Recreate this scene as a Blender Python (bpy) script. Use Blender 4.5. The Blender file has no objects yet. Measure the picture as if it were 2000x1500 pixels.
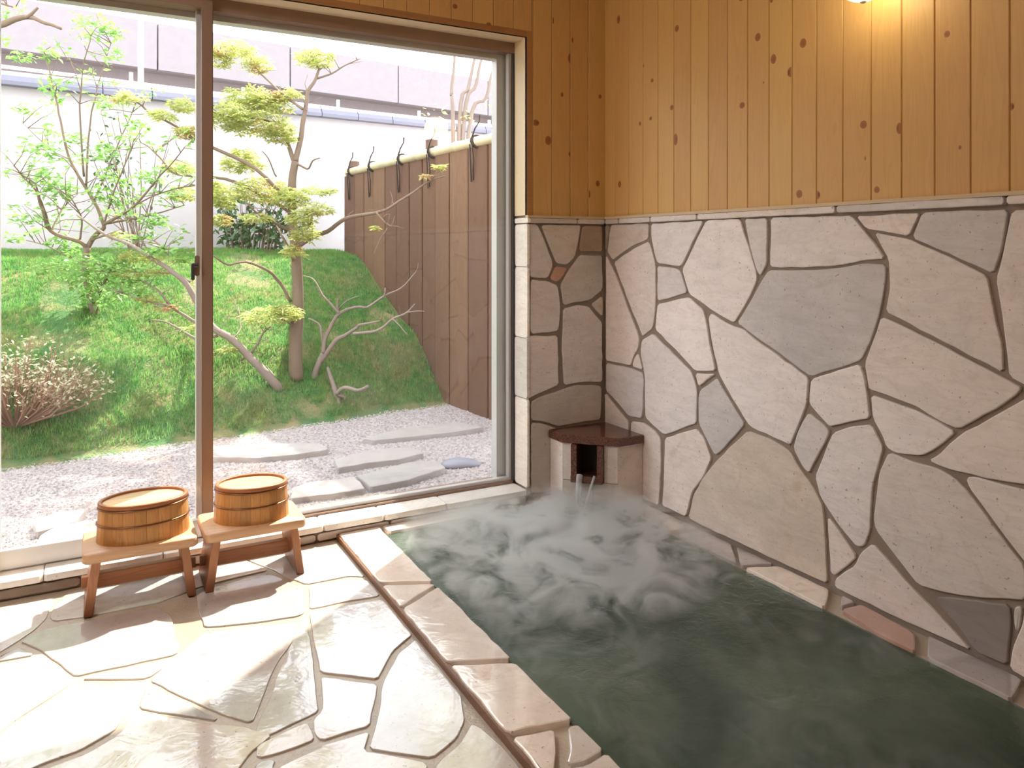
import bpy, bmesh, math, random
from mathutils import Vector, noise

random.seed(7)
S = bpy.context.scene
COL = S.collection

# ------------------------------------------------------------------ camera
CAM_Z = 1.22
FPX, CX, HY = 1480.0, 1000.0, 487.0           # focal length, principal column, horizon row of the 2000 x 1500 photo
YAW = math.radians(28.69)
FWD = Vector((math.sin(YAW), math.cos(YAW), 0))
RGT = Vector((math.cos(YAW), -math.sin(YAW), 0))
EYE = Vector((0, 0, CAM_Z))
cam = bpy.data.cameras.new('camera')
cam.sensor_width = 36.0
cam.lens = 36.0 * FPX / 2000
cam.shift_y = -(750 - HY) / 2000
cam.clip_start = 0.02
cam.clip_end = 400
camo = bpy.data.objects.new('camera', cam)
COL.objects.link(camo)
camo.location = EYE
camo.rotation_euler = (math.pi / 2, 0, -YAW)
S.camera = camo

# ------------------------------------------------------------------ world, sun, exposure
SUN_DIR = Vector((0.74, 0.60, 1.08)).normalized()      # towards the sun
w = bpy.data.worlds.new('hazy_sky')
S.world = w
w.use_nodes = True
bg = w.node_tree.nodes['Background']
bg.inputs[0].default_value = (0.93, 0.95, 1.0, 1)
bg.inputs[1].default_value = 4.3
sun = bpy.data.lights.new('sun', 'SUN')
sun.energy = 14.5
sun.angle = math.radians(0.9)
sun.color = (1.0, 0.93, 0.80)
suno = bpy.data.objects.new('sun', sun)
COL.objects.link(suno)
suno.rotation_euler = SUN_DIR.to_track_quat('Z', 'Y').to_euler()
suno.location = (8, 8, 12)
S.view_settings.view_transform = 'Standard'
S.view_settings.look = 'None'
S.view_settings.gamma = 1.0
S.view_settings.use_curve_mapping = False
S.view_settings.exposure = 0.15
try:
    S.cycles.use_denoising = True
    S.cycles.use_adaptive_sampling = True
    S.cycles.adaptive_threshold = 0.12
    S.cycles.max_bounces = 8
    S.cycles.diffuse_bounces = 4
    S.cycles.glossy_bounces = 4
    S.cycles.transmission_bounces = 6
    S.cycles.transparent_max_bounces = 16
    S.cycles.volume_bounces = 3
    S.cycles.caustics_reflective = False
    S.cycles.caustics_refractive = False
    S.cycles.sample_clamp_indirect = 6.0
    S.cycles.volume_step_rate = 1.0
    S.cycles.volume_max_steps = 96
except Exception:
    pass

# ------------------------------------------------------------------ pixel rays and the planes they meet
def ray(u, v):
    return FWD + RGT * ((u - CX) / FPX) + Vector((0, 0, -(v - HY) / FPX))
def at_d(u, v, d):
    return EYE + ray(u, v) * d
def on_z(u, v, z):
    r = ray(u, v); return EYE + r * ((z - CAM_Z) / r.z)
def on_x(u, v, x):
    r = ray(u, v); return EYE + r * (x / r.x)
def on_y(u, v, y):
    r = ray(u, v); return EYE + r * (y / r.y)

# crop frames in which outlines were read: origin and photo pixels per crop unit
CROP = dict(A=(1000, 380, .3), B=(1400, 350, .3), C=(1200, 750, .4), D=(950, 700, .25), E=(0, 850, .35),
            F=(500, 850, .35), G=(0, 1050, .35), H=(500, 1050, .375), P=(400, 0, .35), Q=(0, 400, .35),
            R=(400, 400, .35), Z=(0, 0, .35))
def px(spec):
    """'A 1,2 3,4 D 5,6' -> photo pixels"""
    out = []; o = None
    for tok in spec.split():
        if tok in CROP: o = CROP[tok]
        else:
            a, b = tok.split(',')
            out.append((o[0] + o[2] * float(a), o[1] + o[2] * float(b)))
    return out

# ------------------------------------------------------------------ mesh helpers
class MB:
    def __init__(self): self.v = []; self.f = []
    def quad(self, a, b, c, d):
        n = len(self.v); self.v += [a, b, c, d]; self.f.append((n, n + 1, n + 2, n + 3))
    def box(self, lo, hi):
        n = len(self.v)
        x0, y0, z0 = lo; x1, y1, z1 = hi
        self.v += [(x0, y0, z0), (x1, y0, z0), (x1, y1, z0), (x0, y1, z0), (x0, y0, z1), (x1, y0, z1), (x1, y1, z1), (x0, y1, z1)]
        self.f += [tuple(n + i for i in q) for q in ((3, 2, 1, 0), (4, 5, 6, 7), (0, 1, 5, 4), (1, 2, 6, 5), (2, 3, 7, 6), (3, 0, 4, 7))]
        return self
    def tube(self, pts, rad, sides=7, cap=True):
        pts = [Vector(p) for p in pts]
        n0 = len(self.v); up = Vector((0.13, 0.31, 0.94))
        for i, p in enumerate(pts):
            t = (pts[min(i + 1, len(pts) - 1)] - pts[max(i - 1, 0)])
            t = t.normalized() if t.length > 1e-9 else Vector((0, 0, 1))
            if abs(t.dot(up)) > .97: up = Vector((1, 0, 0))
            a = t.cross(up).normalized(); b = t.cross(a)
            up = -b if b.dot(up) < 0 else b
            r = rad[i] if isinstance(rad, (list, tuple)) else rad
            for k in range(sides):
                q = 2 * math.pi * k / sides
                self.v.append(tuple(p + a * (r * math.cos(q)) + b * (r * math.sin(q))))
        for i in range(len(pts) - 1):
            for k in range(sides):
                k2 = (k + 1) % sides
                self.f.append((n0 + i * sides + k, n0 + i * sides + k2, n0 + (i + 1) * sides + k2, n0 + (i + 1) * sides + k))
        if cap:
            self.f.append(tuple(n0 + k for k in range(sides - 1, -1, -1)))
            e = n0 + (len(pts) - 1) * sides
            self.f.append(tuple(e + k for k in range(sides)))
        return self
    def prism(self, poly, z0, z1, bev=0.0):
        """vertical prism over a ccw plan polygon"""
        rings = [(poly, z0), (poly, z1 - bev), (inset(poly, bev), z1)] if bev else [(poly, z0), (poly, z1)]
        n0 = len(self.v); n = len(poly)
        for pg, z in rings: self.v += [(x, y, z) for x, y in pg]
        for r in range(len(rings) - 1):
            for k in range(n):
                k2 = (k + 1) % n
                self.f.append((n0 + r * n + k, n0 + r * n + k2, n0 + (r + 1) * n + k2, n0 + (r + 1) * n + k))
        self.f.append(tuple(n0 + k for k in range(n - 1, -1, -1)))
        self.f.append(tuple(n0 + (len(rings) - 1) * n + k for k in range(n)))
        return self
    def mesh(self, name):
        me = bpy.data.meshes.new(name)
        me.from_pydata([tuple(p) for p in self.v], [], self.f)
        return me
    def build(self, name, mat, parent=None, smooth=False, loc=None):
        return link(name, self.mesh(name), mat, parent, smooth, loc)

def link(name, me, mat, parent=None, smooth=False, loc=None):
    if mat is not None and not me.materials: me.materials.append(mat)
    if smooth: me.shade_smooth()
    o = bpy.data.objects.new(name, me)
    COL.objects.link(o)
    if parent is not None: o.parent = parent
    if loc is not None: o.location = loc
    return o

def empty(name, loc=(0, 0, 0), rz=0):
    o = bpy.data.objects.new(name, None)
    COL.objects.link(o)
    o.location = loc; o.rotation_euler = (0, 0, rz); o.empty_display_size = .05
    return o
def tag(o, label=None, cat=None, group=None, kind=None):
    if label: o['label'] = label
    if cat: o['category'] = cat
    if group: o['group'] = group
    if kind: o['kind'] = kind
    return o
def smooth_by_angle(me, deg=40):
    me.shade_smooth()
    bm = bmesh.new(); bm.from_mesh(me)
    lim = math.radians(deg)
    for e in bm.edges:
        if len(e.link_faces) == 2 and e.calc_face_angle(0) > lim: e.smooth = False
    bm.to_mesh(me); bm.free()
def bevel_mesh(me, width, seg=2):
    bm = bmesh.new(); bm.from_mesh(me)
    bmesh.ops.bevel(bm, geom=list(bm.edges), offset=width, segments=seg, affect='EDGES', clamp_overlap=True)
    bm.to_mesh(me); bm.free()

def area(p):
    return .5 * sum(p[i][0] * p[(i + 1) % len(p)][1] - p[(i + 1) % len(p)][0] * p[i][1] for i in range(len(p)))
def inset(p, d):
    """offset a ccw polygon inwards"""
    n = len(p); out = []
    for i in range(n):
        ax, ay = p[i - 1]; bx, by = p[i]; cx, cy = p[(i + 1) % n]
        e1 = Vector((bx - ax, by - ay)); e2 = Vector((cx - bx, cy - by))
        if e1.length < 1e-9 or e2.length < 1e-9: out.append((bx, by)); continue
        n1 = Vector((-e1.y, e1.x)).normalized(); n2 = Vector((-e2.y, e2.x)).normalized()
        m = n1 + n2
        if m.length < .2: out.append((bx, by)); continue
        m.normalize(); k = d / max(.45, m.dot(n1))
        out.append((bx + m.x * k, by + m.y * k))
    return out
def clip(poly, px_, py_, nx, ny):
    """keep the side where (q-p).n <= 0"""
    out = []; n = len(poly)
    for i in range(n):
        a = poly[i]; b = poly[(i + 1) % n]
        da = (a[0] - px_) * nx + (a[1] - py_) * ny; db = (b[0] - px_) * nx + (b[1] - py_) * ny
        if da <= 0: out.append(a)
        if (da < 0 < db) or (db < 0 < da):
            t = da / (da - db); out.append((a[0] + (b[0] - a[0]) * t, a[1] + (b[1] - a[1]) * t))
    return out
def voronoi(region, step, joint, rnd):
    """crazy-paving cells that fill a convex region"""
    xs = [p[0] for p in region]; ys = [p[1] for p in region]
    seeds = []; y = min(ys) - step
    while y < max(ys) + step * 2:
        x = min(xs) - step
        while x < max(xs) + step * 2:
            seeds.append((x + rnd.uniform(-.38, .38) * step, y + rnd.uniform(-.38, .38) * step)); x += step
        y += step
    cells = []
    for i, s in enumerate(seeds):
        c = list(region)
        for j, q in enumerate(seeds):
            if i == j: continue
            dx, dy = q[0] - s[0], q[1] - s[1]; L = math.hypot(dx, dy)
            if L > 3 * step: continue
            nx, ny = dx / L, dy / L
            c = clip(c, (s[0] + q[0]) / 2 - nx * joint / 2, (s[1] + q[1]) / 2 - ny * joint / 2, nx, ny)
            if len(c) < 3: break
        if len(c) >= 3 and abs(area(c)) > .1 * step * step: cells.append(c)
    return cells
def rough_edge(poly, seg, amp, rnd):
    """densify and roughen an outline like split stone"""
    if area(poly) < 0: poly = poly[::-1]
    # drop near-duplicate points, round every corner a little
    q = []
    for p in poly:
        if not q or math.hypot(p[0] - q[-1][0], p[1] - q[-1][1]) > .004: q.append(p)
    if math.hypot(q[0][0] - q[-1][0], q[0][1] - q[-1][1]) < .004: q.pop()
    out = []; n = len(q)
    for i in range(n):
        a, b, c = q[i - 1], q[i], q[(i + 1) % n]
        la = math.hypot(b[0] - a[0], b[1] - a[1]); lc = math.hypot(c[0] - b[0], c[1] - b[1])
        k = min(.010, la * .25, lc * .25)
        out.append((b[0] + (a[0] - b[0]) / la * k, b[1] + (a[1] - b[1]) / la * k))
        p1 = (b[0] + (c[0] - b[0]) / lc * k, b[1] + (c[1] - b[1]) / lc * k)
        out.append(p1)
        L = lc - k - min(.010, lc * .25); m = int(L / seg)
        for j in range(1, m):
            t = j / m
            x = p1[0] + (c[0] - b[0]) / lc * L * t; y = p1[1] + (c[1] - b[1]) / lc * L * t
            d = rnd.uniform(-amp, amp)
            out.append((x - (c[1] - b[1]) / lc * d, y + (c[0] - b[0]) / lc * d))
    return out
def stone(poly, place, thick, mat, parent, name='stone', bev=.004, seg=.036, amp=.0024, rnd=random, tilt=.002, base=-.004):
    """a slab over outline `poly` (plane coords, metres); place(s, t, h) gives the point h above the plane"""
    pg = rough_edge(poly, seg, amp, rnd)
    n = len(pg)
    cx = sum(p[0] for p in pg) / n; cy = sum(p[1] for p in pg) / n
    gx, gy = rnd.uniform(-tilt, tilt) * 2, rnd.uniform(-tilt, tilt) * 2
    h0 = rnd.uniform(-tilt, tilt) * .5
    hh = lambda p: thick + h0 + max(-tilt, min(tilt, gx * (p[0] - cx) + gy * (p[1] - cy)))
    m = MB()
    ins = inset(pg, bev)
    ins2 = inset(pg, bev * .3)
    m.v += [tuple(place(p[0], p[1], base)) for p in pg]
    m.v += [tuple(place(p[0], p[1], hh(p) - bev)) for p in pg]
    m.v += [tuple(place(p[0], p[1], hh(p) - bev * .3)) for p in ins2]
    m.v += [tuple(place(p[0], p[1], hh(p))) for p in ins]
    for r in range(3):
        for k in range(n):
            k2 = (k + 1) % n
            m.f.append((r * n + k, r * n + k2, (r + 1) * n + k2, (r + 1) * n + k))
    m.f.append(tuple(3 * n + k for k in range(n)))
    me = m.mesh(name)
    bm = bmesh.new(); bm.from_mesh(me)
    bmesh.ops.recalc_face_normals(bm, faces=bm.faces)
    # outward: the cap must face +h
    cap = max(bm.faces, key=lambda f: len(f.verts))
    up = Vector(place(cx, cy, 1)) - Vector(place(cx, cy, 0))
    if cap.normal.dot(up) < 0: bmesh.ops.reverse_faces(bm, faces=bm.faces)
    bm.to_mesh(me); bm.free()
    smooth_by_angle(me, 35)
    bm = bmesh.new(); bm.from_mesh(me)              # the split face itself is flat
    cap = max(bm.faces, key=lambda f: len(f.verts))
    cap.smooth = False
    for ed in cap.edges: ed.smooth = False
    bm.to_mesh(me); bm.free()
    return link(name, me, mat, parent)

# ------------------------------------------------------------------ materials
class NT:
    def __init__(self, name):
        self.m = bpy.data.materials.new(name); self.m.use_nodes = True
        self.t = self.m.node_tree; self.t.nodes.clear()
        self.out = self.t.nodes.new('ShaderNodeOutputMaterial')
    def n(self, typ, **kw):
        x = self.t.nodes.new(typ)
        ins = kw.pop('ins', {})
        for k, v in kw.items(): setattr(x, k, v)
        for k, v in ins.items(): self.put(x.inputs[k], v)
        return x
    def put(self, sock, v):
        if isinstance(v, bpy.types.NodeSocket): self.t.links.new(v, sock)
        elif hasattr(v, 'outputs'): self.t.links.new(v.outputs[0], sock)
        else:
            if hasattr(sock, 'default_value') and isinstance(v, (tuple, list)) and len(v) == 3 and sock.type == 'RGBA': v = (*v, 1)
            sock.default_value = v
    def noise(self, vec, scale, detail=4, rough=.55, dist=0.0):
        return self.n('ShaderNodeTexNoise', ins={'Vector': vec, 'Scale': scale, 'Detail': detail, 'Roughness': rough, 'Distortion': dist}).outputs['Fac']
    def ramp(self, fac, stops):
        r = self.n('ShaderNodeValToRGB', ins={'Fac': fac})
        e = r.color_ramp.elements
        while len(e) < len(stops): e.new(.5)
        for x, (p, c) in zip(e, stops):
            x.position = p; x.color = (*c, 1) if not isinstance(c, (int, float)) else (c, c, c, 1)
        return r.outputs['Color']
    def mix(self, fac, a, b, mode='MIX'):
        x = self.n('ShaderNodeMix', data_type='RGBA', blend_type=mode)
        self.put(x.inputs[0], fac); self.put(x.inputs[6], a); self.put(x.inputs[7], b)
        return x.outputs[2]
    def math(self, op, a, b=0.0, clamp=False):
        x = self.n('ShaderNodeMath', operation=op, use_clamp=clamp)
        self.put(x.inputs[0], a); self.put(x.inputs[1], b)
        return x.outputs[0]
    def pos(self, scale=(1, 1, 1), per_object=True, rot=(0, 0, 0)):
        """world position, shifted by a random offset for each object"""
        g = self.n('ShaderNodeNewGeometry').outputs['Position']
        if per_object:
            oi = self.n('ShaderNodeObjectInfo')
            v = self.n('ShaderNodeVectorMath', operation='SCALE'); v.inputs[0].default_value = (37, 53, 71)
            self.put(v.inputs['Scale'], oi.outputs['Random'])
            a = self.n('ShaderNodeVectorMath', operation='ADD'); self.put(a.inputs[0], g); self.put(a.inputs[1], v.outputs[0])
            g = a.outputs[0]
        return self.n('ShaderNodeMapping', ins={'Vector': g, 'Scale': scale, 'Rotation': rot}).outputs[0]
    def rand(self): return self.n('ShaderNodeObjectInfo').outputs['Random']
    def bump(self, h, strength, dist=.01):
        return self.n('ShaderNodeBump', ins={'Height': h, 'Strength': strength, 'Distance': dist}).outputs[0]
    def pbr(self, col, rough=.5, normal=None, **ins):
        p = self.n('ShaderNodeBsdfPrincipled')
        self.put(p.inputs['Base Color'], col); self.put(p.inputs['Roughness'], rough)
        if normal is not None: self.put(p.inputs['Normal'], normal)
        for k, v in ins.items(): self.put(p.inputs[k.replace('_', ' ')], v)
        return p
    def schlick(self, f0=.04):
        lw = self.n('ShaderNodeLayerWeight', ins={'Blend': .5}).outputs['Facing']
        return self.math('ADD', self.math('MULTIPLY', self.math('POWER', lw, 5.0), 1 - f0), f0)
    def done(self, sh, vol=False):
        self.t.links.new(sh.outputs[0] if hasattr(sh, 'outputs') else sh, self.out.inputs['Volume' if vol else 'Surface'])
        return self.m

def mat_stone(name, c1, c2, stain=(.42, .27, .13), stain_amt=.5, wet=False, rough=.62):
    t = NT(name); p = t.pos()
    big = t.noise(p, 3.2, 3, .5, .6)
    ps = t.pos(scale=(2.0, 2.0, 9.0), rot=(.4, .5, .3))
    streak = t.noise(ps, 3.5, 5, .6, .8)
    fine = t.noise(p, 60, 4, .65)
    c = t.mix(t.ramp(big, [(.36, 0), (.66, 1)]), c1, c2)
    c = t.mix(t.math('MULTIPLY', t.ramp(streak, [(.42, 0), (.68, 1)]), .34), c, tuple(x * .74 for x in c2))
    st = t.ramp(t.noise(p, 5.5, 6, .68, 1.2), [(.56, 0), (.74, 1)])
    c = t.mix(t.math('MULTIPLY', st, stain_amt), c, stain)
    c = t.mix(t.math('MULTIPLY', t.ramp(fine, [(.58, 0), (.75, 1)]), .22), c, (.30, .22, .16))
    vein = t.math('ABSOLUTE', t.math('SUBTRACT', t.noise(t.pos(scale=(1, 1, 2.2), rot=(.3, .6, .2)), 4.5, 5, .55, 1.8), .5))
    c = t.mix(t.ramp(vein, [(0, .13), (.018, .05), (.05, 0)]), c, (.34, .25, .17))
    c = t.mix(t.ramp(t.noise(p, 85, 2, .5), [(.69, 0), (.73, .6)]), c, (.20, .15, .12))
    hsv = t.n('ShaderNodeHueSaturation', ins={'Color': c, 'Value': t.math('ADD', t.math('MULTIPLY', t.rand(), .26), .86),
                                               'Saturation': t.math('ADD', t.math('MULTIPLY', t.rand(), .35), .68)})
    h = t.math('ADD', t.math('MULTIPLY', streak, 1.0), t.math('MULTIPLY', fine, .25))
    if wet:
        film = t.noise(t.pos(per_object=False), 4.5, 4, .6, 1.0)
        rg = t.ramp(film, [(.35, .045), (.55, .10), (.75, .26)])
        nb = t.bump(h, .20, .006)
        s = t.pbr(hsv.outputs[0], rg, nb, Specular_IOR_Level=.55, Coat_Weight=1.0, Coat_Roughness=.035, Coat_IOR=1.5, Coat_Normal=t.bump(t.noise(t.pos(per_object=False), 11, 3, .5, .8), .12, .01))
    else:
        nb = t.bump(h, .28, .006)
        s = t.pbr(hsv.outputs[0], rough, nb, Specular_IOR_Level=.35)
    return t.done(s)
def mat_grout(name, col, rough=.85):
    t = NT(name); p = t.pos(per_object=False)
    n1 = t.noise(p, 90, 4, .6); n2 = t.noise(p, 6, 3)
    c = t.mix(n2, tuple(x * .75 for x in col), tuple(x * 1.25 for x in col))
    return t.done(t.pbr(c, rough, t.bump(n1, .5, .004)))
def mat_wood(name, light, dark, axis='Z', ring=16, rough=.5, spread=.30, contrast=.55):
    """boards with straight grain along one axis"""
    t = NT(name)
    sc = {'Z': (9, 9, .55), 'X': (.55, 9, 9), 'Y': (9, .55, 9)}[axis]
    p = t.pos(scale=sc)
    g = t.noise(p, 1.5, 3, .5, 1.3)
    bands = t.math('FRACT', t.math('MULTIPLY', g, ring))
    bands = t.ramp(bands, [(0, 0), (.75, .55), (.92, 1), (1, 0)])
    fib = t.noise(t.pos(scale=tuple(x * 14 for x in sc)), 1.5, 2, .5)
    c = t.mix(t.math('MULTIPLY', bands, contrast), light, dark)
    c = t.mix(t.math('MULTIPLY', fib, .30), c, dark)
    hsv = t.n('ShaderNodeHueSaturation', ins={'Color': c, 'Hue': t.math('ADD', t.math('MULTIPLY', t.rand(), .010), .495),
                                               'Value': t.math('ADD', t.math('MULTIPLY', t.rand(), spread), 1 - spread / 2)})
    return t.done(t.pbr(hsv.outputs[0], rough, t.bump(t.math('ADD', fib, bands), .12, .002), Specular_IOR_Level=.4))
def mat_plain(name, col, rough=.5, metal=0.0, nscale=40, var=.12, bump=.15, **kw):
    t = NT(name); p = t.pos()
    n1 = t.noise(p, nscale, 4, .6); n2 = t.noise(p, 5, 3, .5)
    c = t.mix(n2, tuple(x * (1 - var) for x in col), tuple(min(1, x * (1 + var)) for x in col))
    return t.done(t.pbr(c, rough, t.bump(n1, bump, .003), Metallic=metal, **kw))
def mat_leaf(name, c1, c2, trans=.5, c3=None):
    t = NT(name); p = t.pos(per_object=False)
    n1 = t.noise(p, 22, 2, .5); n2 = t.noise(p, 4.0, 2, .5)
    c = t.mix(t.ramp(n1, [(.35, 0), (.65, 1)]), c1, c2)
    if c3: c = t.mix(t.ramp(n2, [(.56, 0), (.68, .8)]), c, c3)
    d = t.n('ShaderNodeBsdfDiffuse', ins={'Color': c}); tr = t.n('ShaderNodeBsdfTranslucent', ins={'Color': c})
    gl = t.n('ShaderNodeBsdfGlossy', ins={'Color': (1, 1, 1), 'Roughness': .35})
    mx = t.n('ShaderNodeMixShader', ins={0: trans, 1: d.outputs[0], 2: tr.outputs[0]})
    m2 = t.n('ShaderNodeMixShader', ins={0: .04, 1: mx.outputs[0], 2: gl.outputs[0]})
    return t.done(m2)

# ------------------------------------------------------------------ palette
CREAM = mat_stone('quartzite_cream', (.82, .74, .71), (.76, .69, .665), stain_amt=.35)
PALE = mat_stone('quartzite_pale', (.86, .80, .80), (.80, .745, .75), stain_amt=.22)
GREY = mat_stone('quartzite_grey', (.78, .73, .745), (.64, .605, .625), stain_amt=.15)
TAN = mat_stone('quartzite_tan', (.68, .60, .53), (.58, .51, .45), stain_amt=.45)
BROWN = mat_stone('quartzite_brown', (.44, .33, .25), (.34, .25, .18), stain_amt=.5)
DARK = mat_stone('quartzite_dark', (.36, .31, .30), (.28, .24, .23), stain_amt=.2)
RED = mat_stone('quartzite_red', (.55, .33, .24), (.42, .25, .19), stain_amt=.3)
KERB = mat_stone('kerb_wet_stone', (.87, .77, .68), (.80, .70, .62), stain=(.45, .26, .10), stain_amt=.55, wet=True)
KERB_GREY = mat_stone('kerb_grey_stone', (.56, .50, .50), (.46, .41, .42), stain_amt=.2, wet=True)
KERB_RED = mat_stone('kerb_red_stone', (.50, .25, .17), (.42, .24, .18), stain_amt=.3, wet=True)
FLAG = mat_stone('wet_flagstone', (.64, .58, .525), (.56, .51, .475), stain=(.46, .32, .14), stain_amt=.5, wet=True)
FLAG_GREY = mat_stone('wet_flagstone_grey', (.52, .475, .45), (.45, .415, .40), stain=(.44, .32, .16), stain_amt=.3, wet=True)
SILLST = mat_stone('sill_stone_pale', (.88, .83, .77), (.82, .76, .69), stain_amt=.25, rough=.4)
GROUT = mat_grout('wall_grout', (.27, .215, .18))
GROUT_F = mat_grout('floor_grout', (.44, .37, .29), .12)
RUST = mat_grout('rust_brown_riser', (.19, .085, .035), .35)
CEDAR = mat_wood('cedar_board', (.63, .39, .15), (.53, .295, .095), 'Z', ring=9, rough=.46, spread=.09, contrast=.42)
CEDAR_H = mat_wood('cedar_trim', (.40, .20, .08), (.30, .14, .05), 'X', ring=9)
PALEWOOD = mat_wood('pale_wood_lining', (.80, .66, .46), (.70, .54, .34), 'X', ring=8, spread=.1, contrast=.3)
BATTEN = mat_wood('pale_batten', (.62, .50, .33), (.52, .40, .25), 'Y', ring=8, spread=.1, contrast=.3)
ALU = mat_plain('bronze_aluminium', (.30, .20, .15), .42, .35, var=.06, bump=.03)
ALU_W = mat_plain('grey_aluminium', (.62, .60, .60), .38, .2, var=.05, bump=.03)
ALU_D = mat_plain('dark_seal', (.05, .045, .045), .5, .0, var=.1, bump=.03)
PLASTER = mat_plain('plaster', (.72, .66, .58), .8)

t = NT('cedar_knot')
tc = t.n('ShaderNodeTexCoord').outputs['Generated']
c0 = t.n('ShaderNodeVectorMath', operation='SUBTRACT'); t.put(c0.inputs[0], tc); c0.inputs[1].default_value = (.5, .5, .5)
ln = t.n('ShaderNodeVectorMath', operation='LENGTH'); t.put(ln.inputs[0], c0.outputs[0])
KNOT = t.done(t.pbr(t.ramp(ln.outputs['Value'], [(0, (.085, .028, .013)), (.30, (.05, .016, .008)), (.42, (.11, .035, .013)), (.50, (.34, .13, .04))]), .5))

XW, YW = 2.268, 3.155          # right wall, window wall
ZC = 0.025                     # kerb top
ROOM_L, ROOM_F, ROOM_H = -1.75, -1.35, 2.62
WL, WR, WZ0, WZ1 = -0.34, 1.8055, 0.070, 2.238     # window opening
R1 = random.Random(11)

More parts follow.
